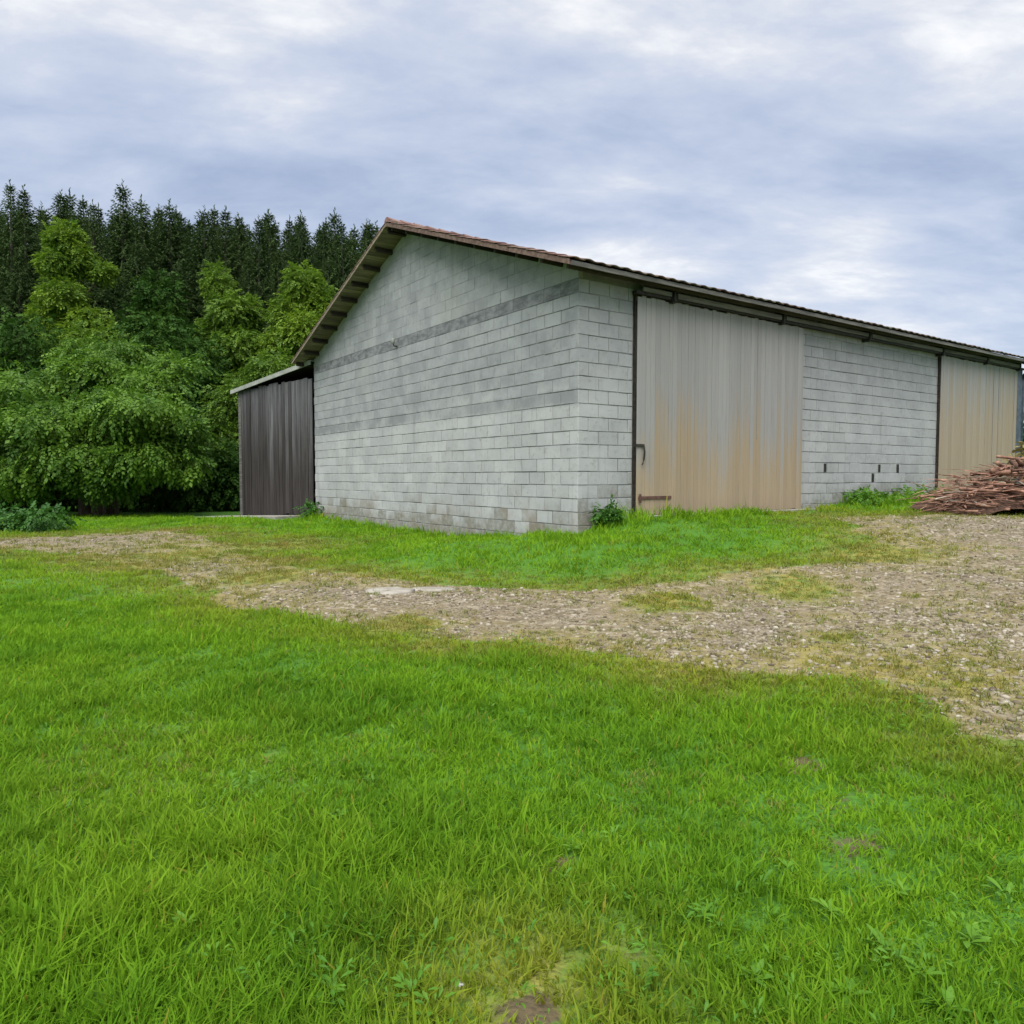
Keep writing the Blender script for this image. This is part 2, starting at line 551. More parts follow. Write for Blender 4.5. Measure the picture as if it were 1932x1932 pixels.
# whitewashed blocks
def block_mat(name, upper):
    m, t = new_mat(name)
    Pn = pos(t)
    z = t.n('ShaderNodeSeparateXYZ', None, Vector=Pn).outputs[2]
    r = piece_rnd(t)
    n = t.noise(Pn, 1.1, 6, .62)
    f = t.noise(Pn, 9.0, 6, .7)
    base = t.mix(t.rng(n, .3, .7), (.335, .34, .337), (.41, .415, .408))                         # limewash
    blue = t.mix(t.rng(t.noise(Pn, 1.9, 5, .6), .35, .65), (.24, .25, .257), (.305, .314, .317))  # thin wash, bare grey block
    zn = t.math('ADD', z, t.math('MULTIPLY_ADD', t.noise(Pn, .8, 5, .65), 1.3, -.65))
    zn = t.math('ADD', zn, t.math('MULTIPLY_ADD', r, .5, -.25))
    up = t.rng(zn, 2.85, 3.45) if upper else t.rng(zn, 2.8, 4.2, .0, .8)
    c = t.mix(up, base, blue)
    if upper:      # one course left unwashed
        zb_ = t.math('ADD', z, t.math('MULTIPLY_ADD', t.noise(Pn, 2.2, 6, .7), .3, -.15))
        bd_ = t.math('MULTIPLY', t.rng(zb_, 2.9, 3.02), t.rng(zb_, 3.16, 3.28, 1, 0))
        c = t.mix(t.math('MULTIPLY', bd_, t.rng(t.noise(Pn, .9, 4, .6), .36, .6, .15, .8)), c, (.18, .19, .195))
    c = t.mix(t.rng(f, .52, .72, 0, .5), c, (.19, .185, .165))                                   # small scabs and dirt
    c = t.mix(t.rng(t.noise(Pn, .55, 5, .6), .52, .7, 0, .4), c, (.295, .30, .275))               # greenish cast
    bs = t.math('MULTIPLY', t.rng(zn, .4, 1.2, 1, 0), t.rng(t.noise(Pn, 1.4, 5, .6), .45, .62, 0, .6))
    c = t.mix(bs, c, (.27, .19, .125))                                                          # brown stain low down
    k = t.math('MULTIPLY_ADD', r, .13, .93)
    kk = t.n('ShaderNodeCombineColor', None, Red=k, Green=k, Blue=k).outputs[0]
    c = t.mix(1.0, c, kk, 'MULTIPLY')
    ft = t.math('MULTIPLY', t.rng(zn, .45, 1.0, 1, 0), t.rng(f, .3, .6, .25, .75)) if upper else t.math('MULTIPLY', t.rng(zn, .9, 1.5, 1, 0), t.rng(f, .3, .6, .2, .7))
    c = t.mix(ft, c, (.165, .155, .115))                                                        # splashed foot
    sv = stretch(t, Pn, 5, 5, .35)
    c = t.mix(t.rng(t.noise(sv, 1.4, 4, .6), .56, .72, 0, .35), c, (.20, .205, .195))           # runs
    finish(t, c, .92, t.math('ADD', f, t.noise(Pn, 40, 4)), .5, .012, spec=.15)
    return m


m_block = block_mat('whitewashed_block', True)
m_block2 = block_mat('whitewashed_block_long_wall', False)
m_mortar = simple('mortar', (.10, .102, .098), (.30, .305, .295), 1.1, rough=.95, world=True)
m_mortar_pale = simple('pale_mortar', (.15, .156, .156), (.215, .22, .22), 4, rough=.95, world=True)
m_ring = simple('bare_ring_beam', (.105, .11, .115), (.225, .233, .237), 3.5, (1, 1, 2.5), rough=.95, world=True)

# sliding doors: grey wood, still tan low down
def door_mat(name, z0, z1, tanmix):
    m, t = new_mat(name)
    co = pos(t)
    z = t.n('ShaderNodeSeparateXYZ', None, Vector=co).outputs[2]
    r = piece_rnd(t)
    gr = t.noise(stretch(t, co, 14, 14, .8), 1.0, 6, .65)
    fl = t.noise(stretch(t, co, 2.2, 2.2, .7), 1.0, 7, .7)
    zz_ = t.math('ADD', z, t.math('ADD', t.math('MULTIPLY_ADD', r, 1.5, -.75), t.math('MULTIPLY_ADD', fl, 2.6, -1.3)))
    grey = t.mix(gr, (.24, .233, .222), (.30, .293, .281))
    tan = t.mix(gr, (.31, .225, .13), (.385, .295, .185))
    c = t.mix(t.rng(zz_, z0, z1, tanmix, 0), grey, tan)
    c = t.mix(t.rng(z, .7, 1.3, .3, 0), c, (.17, .13, .09))
    c = t.mix(t.rng(t.noise(stretch(t, co, 30, 30, 1.2), 1.0, 4, .6), .55, .75, 0, .4), c, (.15, .135, .115))
    k = t.math('MULTIPLY_ADD', r, .16, .92)
    kk = t.n('ShaderNodeCombineColor', None, Red=k, Green=k, Blue=k).outputs[0]
    c = t.mix(1.0, c, kk, 'MULTIPLY')
    finish(t, c, .85, gr, .4, .006)
    return m


m_door = door_mat('door_wood', 1.5, 3.2, .85)
m_door2 = door_mat('door_wood_tan', 2.6, 5.2, .72)
m_batten = simple('door_batten', (.23, .222, .208), (.31, .30, .285), 4, (4, 4, .5), rnd=.15)

m_board, t = new_mat('weathered_board')
co = pos(t)
z = t.n('ShaderNodeSeparateXYZ', None, Vector=co).outputs[2]
r = piece_rnd(t)
gr = t.noise(stretch(t, co, 13, 13, .6), 1.0, 6, .68)
grey = t.mix(t.rng(gr, .3, .7), (.045, .045, .047), (.145, .143, .147))
brown = t.mix(t.rng(gr, .3, .7), (.014, .011, .010), (.042, .034, .030))
zz_ = t.math('ADD', z, t.math('MULTIPLY_ADD', r, 2.0, -1.0))
c = t.mix(t.rng(zz_, 1.6, 4.9, .08, .85), brown, grey)
k = t.math('MULTIPLY_ADD', r, .5, .75)
kk = t.n('ShaderNodeCombineColor', None, Red=k, Green=k, Blue=k).outputs[0]
c = t.mix(1.0, c, kk, 'MULTIPLY')
finish(t, c, .85, gr, .5, .008)

# ------------------------------------------------------------------ ground sheet and gravel track
NX0, NX1, NY0, NY1 = -16.0, 18.0, -3.0, 33.0
gx = np.concatenate([[-3000, -900, -300, -120, -70, -45, -30, -22], np.arange(NX0, NX1 + .01, .12), [22, 30, 45, 70, 120, 300, 900, 3000]])
gy = np.concatenate([[-3000, -900, -300, -100, -40, -15, -6], np.arange(NY0, NY1 + .01, .12), [36, 40, 46, 54, 65, 80, 120, 300, 900, 3000]])
GX, GY = np.meshgrid(gx, gy)
far = np.clip((np.hypot(GX, GY - 15) - 40) / 60, 0, 1)
GZ = ground_z(GX, GY) * (1 - far) + 0.3 * far
nx, ny = len(gx), len(gy)
idx = np.arange(nx * ny).reshape(ny, nx)
FA = np.stack([idx[:-1, :-1], idx[:-1, 1:], idx[1:, 1:], idx[1:, :-1]], -1).reshape(-1, 4)
VA = np.stack([GX, GY, GZ], -1).reshape(-1, 3)
mG, mD, mS = masks(GX.ravel(), GY.ravel())
farr = far.ravel()
mG = mG * (1 - farr)


def attr(me, name, vals):
    a = me.attributes.new(name, 'FLOAT', 'POINT')
    a.data.foreach_set('value', np.asarray(vals, dtype=np.float32))


me = mesh_np('ground', VA, FA, m_ground, True)
attr(me, 'gravel', mG)
attr(me, 'dry', mD)
attr(me, 'soil', mS)
tag(put('ground', me), kind='structure')
# the track: the same terrain, a few millimetres of gravel higher
fm = mG[FA].mean(1)
keep = (fm > 0.25) & (np.abs(VA[FA[:, 0], 0]) < 25) & (VA[FA[:, 0], 1] < 34) & (VA[FA[:, 0], 0] > NX0) & (VA[FA[:, 0], 0] < NX1)
used = np.unique(FA[keep])
remap = np.full(len(VA), -1)
remap[used] = np.arange(len(used))
VT = VA[used].copy()
VT[:, 2] += 0.005
me = mesh_np('gravel_track', VT, remap[FA[keep]], m_ground, True)
attr(me, 'gravel', mG[used])
attr(me, 'dry', mD[used])
attr(me, 'soil', mS[used])
tag(put('gravel_track', me), kind='structure')

# ------------------------------------------------------------------ barn
BR = math.atan2(D2[1], D2[0])
barn = empty('barn', (CORN[0], CORN[1], 0), BR)
tag(barn, 'long whitewashed block barn with tiled gable roof and plank sliding doors', 'barn')
LEN, WID = 19.0, 13.3
EAVE, RISE = 5.45, 0.361
RIDGE_Y = WID / 2


def rz_(y):
    return EAVE + RISE * (y if y <= RIDGE_Y else WID - y)


mb = MB()
pent = [(.012, -.6), (WID, -.6), (WID, EAVE - .02), (RIDGE_Y, rz_(RIDGE_Y) - .02), (.012, EAVE - .02)]
mb.prism(pent, .011, .3, 'x')
gable = mb.build('gable_wall', m_mortar, barn)
mb = MB()
mb.prism(pent, LEN - .3, LEN - .03, 'x')
endw = mb.build('end_wall', m_mortar_pale, barn)
mb = MB()
mb.box(.31, LEN - .31, .011, .3, -.6, EAVE - .03)
longw = mb.build('long_wall', m_mortar, barn)
mb = MB()
mb.box(.31, LEN - .31, WID - .3, WID - .01, -.6, EAVE - .03)
mb.build('rear_wall', m_mortar_pale, barn)

CH, BL = .25, .5
DOOR1, DOOR2 = (1.37, 6.79), (13.42, 18.55)
blocks = []      # wall, a0, a1, z0, z1, tightness
for k in range(20):
    z0 = -.05 + k * CH
    off = (k % 2) * BL / 2
    a = -off
    while a < WID - 1e-6:
        a0, a1 = max(a, 0), min(a + BL, WID)
        if a1 - a0 > .06:
            blocks.append(('g', a0, a1, z0, z0 + CH))
        a += BL
SLOTS = {7: [7.9, 10.4, 11.35], 6: [10.1], 4: [9.4]}
for k in range(21):
    z0 = -.05 + k * CH
    for lo, hi in ((0.0, DOOR1[0]), (DOOR1[1] - .05, DOOR2[0] + .03), (DOOR2[1] - .05, LEN)):
        off = ((k + 1) % 2) * BL / 2
        a = math.floor(lo / BL) * BL - off
        while a < hi - 1e-6:
            a0, a1 = max(a, lo), min(a + BL, hi)
            if a1 - a0 > .05:
                cut = [s for s in SLOTS.get(k, []) if a0 + .1 < s < a1 - .1]
                if cut:
                    blocks.append(('l', a0, cut[0] - .06, z0, z0 + CH))
                    blocks.append(('l', cut[0] + .06, a1, z0, z0 + CH))
                else:
                    blocks.append(('l', a0, a1, z0, z0 + CH))
            a += BL


def block_world(b):
    s, tt = (0, (b[1] + b[2]) / 2) if b[0] == 'g' else ((b[1] + b[2]) / 2, 0)
    p = bpt(s, tt)
    return p, (b[3] + b[4]) / 2


order = []
for i, b in enumerate(blocks):
    p, zc = block_world(b)
    gnd = .95 if b[0] == 'l' and b[1] > .6 else (.3 if b[0] == 'g' else .7)
    if zc > gnd - .05 and b[2] - b[1] > .2:
        d = math.hypot(p[0], p[1])
        side = (0.55 if b[0] == 'g' else .8)
        order.append((d / math.sqrt(side), i))
order.sort()
single = set(i for _, i in order[:300])


def block_mesh(w, h, dpt=.11, bev=.008):
    x, z = w / 2, h / 2
    V = [(-x, dpt, -z), (x, dpt, -z), (x, dpt, z), (-x, dpt, z), (-x, bev, -z), (x, bev, -z), (x, bev, z), (-x, bev, z),
         (-x + bev, 0, -z + bev), (x - bev, 0, -z + bev), (x - bev, 0, z - bev), (-x + bev, 0, z - bev)]
    F = [(8, 9, 10, 11), (4, 5, 9, 8), (5, 6, 10, 9), (6, 7, 11, 10), (7, 4, 8, 11), (0, 1, 5, 4), (1, 2, 6, 5), (2, 3, 7, 6), (3, 0, 4, 7)]
    return V, F


b_ = MB()
b_.val = 0.0
b_.add(*block_mesh(1, 1, .11, .02))
unit = {'g': b_.mesh('block', m_block), 'l': b_.mesh('block_long', m_block2)}
rest = {'g': MB(), 'l': MB()}
for i, bk in enumerate(blocks):
    wname, a0, a1, z0, z1 = bk
    j = random.choice((.005, .007, .010, .014, .018))
    jz = random.choice((.006, .009, .013, .016))
    if wname == 'g' and z0 > 3.2:
        j *= .6
    proud = random.uniform(-.004, .004)
    wd, hg = a1 - a0 - j, z1 - z0 - jz
    ac, zc = (a0 + a1) / 2, (z0 + z1) / 2 + random.uniform(-.003, .003)
    tilt = random.gauss(0, .003)
    if i in single:
        if wname == 'g':
            put('block', unit['g'], gable, (proud, ac, zc), (0, tilt, R(-90)), (wd, 1, hg))
        else:
            put('block', unit['l'], longw, (ac, proud, zc), (0, tilt, 0), (wd, 1, hg))
    else:
        V, F = block_mesh(wd, hg)
        rest[wname].val = random.random()
        if wname == 'g':
            rest['g'].add([(y + proud, -x + ac, z + zc) for x, y, z in V], F)
        else:
            rest['l'].add([(x + ac, y + proud, z + zc) for x, y, z in V], F)
tag(rest['g'].build('far_blocks', m_block, gable), kind='stuff')
tag(rest['l'].build('far_blocks', m_block2, longw), kind='stuff')
for kk_, ss_ in SLOTS.items():
    for s0 in ss_:
        mb = MB()
        mb.box(s0 - .058, s0 + .058, -.001, .0105, -.05 + kk_ * CH + .02, -.05 + kk_ * CH + .23)
        mb.build('slot_shade', m_metal, longw)  # flush dark box: the shade inside the open slot, put in as colour


def clip(poly, f):
    out = []
    n_ = len(poly)
    for i in range(n_):
        p, q = poly[i], poly[(i + 1) % n_]
        fp, fq = f(p), f(q)
        if fp >= 0:
            out.append(p)
        if (fp >= 0) != (fq >= 0):
            u = fp / (fp - fq)
            out.append((p[0] + (q[0] - p[0]) * u, p[1] + (q[1] - p[1]) * u))
    return out


# gable triangle: smoother, thinly washed blocks above the ring beam
mb = MB()
k = 0
zc = 5.205
while zc < rz_(RIDGE_Y):
    off = (k % 2) * .25
    a = -off
    while a < WID:
        j = random.choice((.0012, .002, .0035))
        rect = [(max(a, 0) + j, zc + j), (min(a + .5, WID) - j, zc + j), (min(a + .5, WID) - j, zc + CH - j), (max(a, 0) + j, zc + CH - j)]
        pl = clip(rect, lambda p: EAVE + RISE * p[0] - .03 - p[1])
        pl = clip(pl, lambda p: EAVE + RISE * (WID - p[0]) - .03 - p[1]) if len(pl) > 2 else pl
        if len(pl) > 2:
            mb.val = random.random()
            mb.prism(pl, random.uniform(-.004, .003), .1, 'x')
        a += .5
    zc += CH
    k += 1
tag(mb.build('gable_blocks', m_block, gable), kind='stuff')
mb = MB()
nseg = 26
for i in range(nseg):      # ring beam, poured in lifts
    a0, a1 = WID * i / nseg + .004, WID * (i + 1) / nseg - .004
    mb.val = random.random()
    mb.box(random.uniform(-.004, .006), .12, a0, a1, 4.952 + random.uniform(0, .006), 5.198)
mb.build('ring_beam', m_ring, gable)
mb = MB()
mb.box(.02, LEN - .02, .004, .2, 5.205, EAVE - .04)
mb.build('wall_plate', m_mortar_pale, longw)
mb = MB()                   # hook and insulator on the ring beam
mb.tube([(.02, 7.25, 5.0), (-.10, 7.25, 5.0), (-.12, 7.25, 5.08)], [.018] * 3, 6)
hk = mb.build('hook', m_metal, barn)
mb = MB()
mb.tube([(-.12, 7.25, 5.06), (-.12, 7.25, 5.1), (-.12, 7.25, 5.16), (-.12, 7.25, 5.2)], [.03, .05, .045, .02], 8)
mb.build('insulator', m_tin, hk)

# roof: boards, purlins, tiles
OV, OG = .42, .58
XS, XE = -OG, LEN + OG
PITCHR = math.atan(RISE)
CR, SR = math.cos(PITCHR), math.sin(PITCHR)
mb = MB()
nb_ = 46
for side in (1, -1):
    yo = lambda y: y if side == 1 else WID - y
    L_ = RIDGE_Y + OV
    for i in range(nb_):
        y0, y1 = -OV + L_ * i / nb_ + .003, -OV + L_ * (i + 1) / nb_ - .003
        mb.val = random.random()
        za, zb = EAVE + RISE * y0, EAVE + RISE * y1
        q = [(yo(y0), za), (yo(y1), zb), (yo(y1), zb + .028), (yo(y0), za + .028)]
        mb.prism(q if side == 1 else q[::-1], XS + .03, XE - .03, 'x')
roof = mb.build('roof', m_sheath, barn)
mb = MB()
mb.box(XS + .10, XE - .07, -.04, .04, -.12, -.004)
pm = mb.mesh('purlin', m_purlin)
npur = 10
for side in (1, -1):
    for i in range(npur):
        y = -OV + .12 + (RIDGE_Y + OV - .25) * i / (npur - 1)
        put('purlin', pm, roof, (0, y if side == 1 else WID - y, EAVE + RISE * y), (side * PITCHR, 0, 0))
TW, TL = .30, .37


def tile_mesh(name, mat, w=TW):
    n_ = 8
    V, F = [], []
    for e in (0, 1):
        for i in range(n_ + 1):
            x = (i / n_ - .5) * (w + .035)
            u = (i / n_) * 2 * math.pi
            zt = .013 * math.sin(u - .8) + .03
            y = e * TL
            V.append((x, y, zt + (0.022 if e == 0 else 0)))
            V.append((x, y, zt - .018 + (0.022 if e == 0 else 0)))
    m_ = 2 * (n_ + 1)
    for i in range(n_):
        a = 2 * i
        F += [(a, a + 2, m_ + a + 2, m_ + a), (a + 1, m_ + a + 1, m_ + a + 3, a + 3), (a, a + 1, a + 3, a + 2), (m_ + a, m_ + a + 2, m_ + a + 3, m_ + a + 1)]
    F += [(0, m_, m_ + 1, 1), (m_ - 2, m_ - 1, 2 * m_ - 1, 2 * m_ - 2)]
    q = MB()
    q.val = 0.0
    q.add(V, F)
    return q.mesh(name, mat, True)


tm, tmr = tile_mesh('roof_tile', m_tile), tile_mesh('verge_tile', m_tile_red)
SLOPE = (RIDGE_Y + OV) / CR + .05
rows = int(SLOPE / (TL - .04)) + 1
ncol = int((XE - XS) / TW)
field = MB()
for side in (1, -1):
    for r_ in range(rows):
        dl = -.06 + r_ * (SLOPE / rows)
        y, zq = -OV + dl * CR, EAVE - OV * RISE + .045 + dl * SR
        for c_ in range(ncol):
            x = XS + TW * (c_ + .5)
            eave = r_ == 0 and side == 1
            verge = c_ == 0
            rot = (PITCHR, random.gauss(0, .012), random.gauss(0, .008))
            loc = (x, y if side == 1 else WID - y, zq + random.gauss(0, .004))
            if side == -1:
                rot = (PITCHR, rot[1], math.pi + rot[2])
            if eave or verge:
                put('verge_tile' if verge else 'roof_tile', tmr if verge else tm, roof, loc, rot)
        # the field behind: wavy strip, one for each row
        if True:
            x0 = XS + TW
            ns = (ncol - 1) * 4
            V, F = [], []
            for i in range(ns + 1):
                u = i / 4 * 2 * math.pi
                zt = .013 * math.sin(u - .8) + .03
                for e in (0, 1):
                    if r_ == 0 and e == 0 and side == 1:
                        ll = TL * .5
                    else:
                        ll = e * TL
                    yy, zl = ll, zt + (.022 * (1 - ll / TL)) - .004
                    y3 = y + yy * CR - zl * SR
                    z3 = zq + yy * SR + zl * CR
                    V.append((x0 + i * TW / 4, y3 if side == 1 else WID - y3, z3))
            for i in range(ns):
                F.append((2 * i, 2 * i + 2, 2 * i + 3, 2 * i + 1) if side == 1 else (2 * i, 2 * i + 1, 2 * i + 3, 2 * i + 2))
            field.val = random.random()
            field.add(V, F)
tag(field.build('tile_field', m_tile, roof, True), kind='stuff')
mb = MB()
for i in range(55):
    x = XS + i * .37
    mb.tube([(x, RIDGE_Y, rz_(RIDGE_Y) + .06), (x + .39, RIDGE_Y, rz_(RIDGE_Y) + .045)], [.12, .105], 10)
mb.build('ridge_cap', m_tile_red, roof)
# verge boards, fascia
for side, mt in ((1, m_tile_red), (-1, m_sheath)):
    mb = MB()
    yo = lambda y: y if side == 1 else WID - y
    y0, y1 = -OV - .02, RIDGE_Y - .004
    zA, zB = EAVE + RISE * y0, EAVE + RISE * y1
    lo_ = .045 if side == 1 else .02
    q = [(yo(y0), zA - lo_), (yo(y1), zB - lo_), (yo(y1), zB + .05), (yo(y0), zA + .05)]
    mb.prism(q if side == 1 else q[::-1], XS - .006, XS + .024, 'x')
    mb.build('verge_board', m_verge if side == 1 else m_sheath, roof)
mb = MB()
n_f = 5
for i in range(n_f):
    a0, a1 = XS + .03 + (XE - XS - .06) * i / n_f, XS + .03 + (XE - XS - .06) * (i + 1) / n_f - .006
    mb.val = random.random()
    mb.box(a0, a1, -OV - .035, -OV - .01, EAVE - OV * RISE - .055, EAVE - OV * RISE + .025)
mb.build('fascia_board', m_header, roof)

# sliding doors
def sliding_door(x0, x1, zb, zt, mat, label):
    d = empty('sliding_door', (0, 0, 0), 0, barn)
    tag(d, label)
    q = MB()
    q.box(x0 + .02, x1 - .02, -.075, -.055, zb + .03, zt - .03)
    q.build('backing', m_purlin, d)
    x = x0
    unitp = {}
    while x < x1 - .05:
        w_ = random.choice((.10, .115, .13, .14))
        if x + w_ > x1 - .06:
            w_ = x1 - x
        if w_ not in unitp:
            p_ = MB()
            p_.val = 0
            hw = w_ / 2 - .0015
            p_.add([(-hw, 0, 0), (hw, 0, 0), (hw, 0, 1), (-hw, 0, 1), (-hw, -.018, 0), (hw, -.018, 0), (hw, -.018, 1), (-hw, -.018, 1), (-hw + .003, -.021, 0), (hw - .003, -.021, 0), (hw - .003, -.021, 1), (-hw + .003, -.021, 1)],
                   [(0, 1, 5, 4), (1, 2, 6, 5), (2, 3, 7, 6), (3, 0, 4, 7), (8, 9, 10, 11), (4, 5, 9, 8), (5, 6, 10, 9), (6, 7, 11, 10), (7, 4, 8, 11), (0, 3, 2, 1)])
            unitp[w_] = p_.mesh('plank', mat)
        put('plank', unitp[w_], d, (x + w_ / 2, -.076 + random.uniform(-.004, .004), zb + random.uniform(-.02, .015)), (0, 0, 0), (1, 1, zt - zb))
        if random.random() < .07 and x > x0 + .1:
            bt = unitp.get('b')
            if bt is None:
                p_ = MB()
                p_.val = 0
                p_.box(-.012, .012, -.008, 0, 0, 1)
                bt = unitp['b'] = p_.mesh('batten', m_batten)
            lo_ = random.choice((.02, .02, .02, .9, 1.6))
            put('batten', bt, d, (x, -.102, zb + lo_), (0, 0, 0), (1, 1, zt - zb - .03 - lo_))
        x += w_
    return d


d1 = sliding_door(DOOR1[0] + .03, DOOR1[1], .86, 5.06, m_door, 'grey plank sliding door weathered tan towards the bottom')
d2 = sliding_door(DOOR2[0] + .03, DOOR2[1], .9, 5.06, m_door2, 'tan plank sliding door behind the brush pile')
# dark post edge of each opening, latch and strap iron on the first door
for xx in (DOOR1[0], DOOR2[0]):
    mb = MB()
    mb.box(xx - .004, xx + .024, -.06, -.012, .7, 5.13)
    mb.build('door_stop', m_purlin, longw)
mb = MB()
mb.box(1.27, 1.58, -.125, -.108, 2.185, 2.235)
lt = mb.build('latch', m_metal, d1)
mb = MB()
mb.tube([(1.55, -.14, 2.2), (1.565, -.145, 2.08), (1.555, -.14, 1.95), (1.53, -.13, 1.86), (1.51, -.13, 1.83)], [.014, .018, .02, .016, .01], 6)
mb.build('hasp', m_metal, lt)
mb = MB()
mb.box(1.44, 2.35, -.122, -.106, 1.17, 1.225)
mb.box(1.44, 1.50, -.135, -.1225, 1.10, 1.27)
mb.build('strap_iron', m_rust, d1)
# rail, header boards and hangers
mb = MB()
mb.box(1.3, LEN - .1, -.17, -.05, 5.075, 5.135)
rail = mb.build('door_rail', m_metal, barn)
xs_ = [1.34, 2.3, 5.85, 9.45, 13.3, 16.1, 18.45]
for a0, a1 in zip(xs_[:-1], xs_[1:]):
    mb = MB()
    mb.val = random.random()
    mb.box(a0 + .09, a1 - .09, -.215, -.185, 5.115 + random.uniform(-.01, .015), 5.205)
    mb.build('header_board', m_header, rail)
mb = MB()
mb.box(-.05, .05, -.20, -.01, -.18, .10)
mb.box(-.03, .03, -.225, -.2005, -.16, .05)
hm = mb.mesh('hanger', m_metal)
for a in xs_[1:]:
    put('hanger', hm, rail, (a, 0, 5.2))
# concrete sill along the doors, drain pipe at the far corner
mb = MB()
mb.box(1.45, 7.3, -.45, -.115, .3, .855)
mb.build('door_sill', m_concrete, barn)
mb = MB()
mb.box(12.9, 18.9, -.4, -.115, .3, .89)
mb.build('door_sill', m_concrete, barn)
mb = MB()
mb.tube([(LEN + .05, -.34, 5.2), (LEN + .03, -.1, 4.9), (LEN + .02, -.06, 4.7), (LEN + .02, -.06, .9)], [.07] * 4, 10)
mb.build('drain_pipe', m_pipe, barn, True)
mb = MB()
mb.box(LEN - .42, LEN - .06, -.09, -.006, .8, 5.1)
mb.build('corner_post', m_pipe, barn)

# ------------------------------------------------------------------ lean-to shed on the gable's left end
SA, SB = np.array([-6.52, 24.5]), np.array([-10.28, 28.15])
sdir = (SB - SA) / np.linalg.norm(SB - SA)
SL = float(np.linalg.norm(SB - SA))
shed = empty('lean_to_shed', (SA[0], SA[1], 0), math.atan2(sdir[1], sdir[0]))
tag(shed, 'dark weathered board lean-to shed against the end of the block barn', 'shed')
# local x runs outward along the front, -y would be ... front faces local +y
zt_ = lambda x: 4.86 + .0 * x
nbd = 17
xx = .0
i = 0
while xx < SL - .25:
    w_ = random.uniform(.22, .34)
    w_ = min(w_, SL - .22 - xx)
    mb = MB()
    mb.val = 0
    dz = random.uniform(-.05, .04)
    zb = gz(*(SA + sdir * xx)) + random.uniform(.0, .06) + .02
    pr = random.uniform(0, .03)
    mb.box(xx + .006, xx + w_ - .006, pr - .0, pr + .03, zb, zt_(xx) + dz)
    mb.build('board', m_board, shed)
    xx += w_
mb = MB()
mb.box(SL - .2, SL, -.12, .05, gz(*SB) - .3, 4.80)
mb.build('corner_post', m_header, shed)
mb = MB()
mb.box(SL - .05, SL - .005, -6.0, -.125, -.3, 4.75)
mb.build('side_wall', m_board, shed)
mb = MB()
mb.box(0.02, SL - .21, -.10, -.04, 4.35, 4.5)
mb.box(0.02, SL - .21, -.10, -.04, .9, 1.05)
mb.build('rail', m_purlin, shed)
mb = MB()
q = [(-.15, 5.36), (SL + .32, 4.84), (SL + .32, 4.87), (-.15, 5.39)]
mb.prism(q, -6.0, .16, 'y')
sroof = mb.build('roof', m_tin, shed)
mb = MB()
q = [(-.15, 5.25), (SL + .34, 4.73), (SL + .34, 4.875), (-.15, 5.395)]
mb.prism(q, .163, .195, 'y')
mb.build('fascia_board', m_tin, sroof)
mb = MB()
mb.prism([(-.12, 5.318), (SL + .28, 4.808), (SL + .28, 4.836), (-.12, 5.346)], -5.95, .15, 'y')
mb.build('dark_gap_ceiling', m_purlin, sroof)  # dark slab added under the pale roof, colours the gap as unlit interior
mb = MB()
mb.box(-.1, SL - .06, -6.05, -6.0, -.3, 4.8)
mb.build('added_back_wall', m_board, shed)  # unseen wall, added to keep daylight out of the shed
# concrete apron in front of the shed
mb = MB()
mb.box(-.3, SL + 2.2, .12, 1.6, -.2, 0)
ap = mb.build('concrete_apron', m_concrete, None)
ap.location = (SA[0], SA[1], .35)
ap.rotation_euler = (0, R(2.2), math.atan2(sdir[1], sdir[0]))
tag(ap, kind='structure')

# ------------------------------------------------------------------ foliage tools
LEAF_V = np.array([(0, 0, 0), (-.32, .5, .08), (0, 1, -.06), (.32, .5, .08)])
LEAF_F = np.array([(0, 2, 1), (0, 3, 2)])


def spray(n_=9, spread=.55, droop=.5, leaf=.42, seed=0):
    """a leafy twig pointing along +y, length 1"""
    r = np.random.default_rng(seed)
    V, F = [], []
    for i in range(n_):
        u = (i + .5) / n_
        sd_ = 1 if i % 2 else -1
        if i == n_ - 1:
            sd_ = 0
        base = np.array([0, u * .8, -droop * u * u])
        an = sd_ * (1.0 + r.uniform(-.3, .3)) * spread * 1.6
        dr = np.array([math.sin(an), math.cos(an), -droop * (.5 + u) + r.uniform(-.3, .2)])
        dr /= np.linalg.norm(dr)
        side = np.cross(dr, [r.uniform(-.4, .4), 0, 1.0])
        side /= np.linalg.norm(side)
        up = np.cross(side, dr)
        s = leaf * r.uniform(.8, 1.15)
        b = len(V) * 4
        V.append(base + s * (LEAF_V[:, :1] * side + LEAF_V[:, 1:2] * dr + LEAF_V[:, 2:3] * up))
        F.append(LEAF_F + b)
    return np.concatenate(V), np.concatenate(F)


def scatter(tv, tf, pts, dirs, scl, r, roll=.5):
    """copies of a template at pts, its +y along dirs"""
    n_ = len(pts)
    d = dirs / (np.linalg.norm(dirs, axis=1, keepdims=True) + 1e-9)
    up = np.array([0, 0, 1.0]) + r.normal(0, roll, (n_, 3))
    sx = np.cross(d, up)
    sx /= np.linalg.norm(sx, axis=1, keepdims=True) + 1e-9
    uz = np.cross(sx, d)
    V = (tv[None, :, 0, None] * sx[:, None] + tv[None, :, 1, None] * d[:, None] + tv[None, :, 2, None] * uz[:, None]) * scl[:, None, None] + pts[:, None]
    F = tf[None] + (np.arange(n_) * len(tv))[:, None, None]
    return V.reshape(-1, 3), F.reshape(-1, 3), np.repeat(r.uniform(0, 1, n_), len(tv))


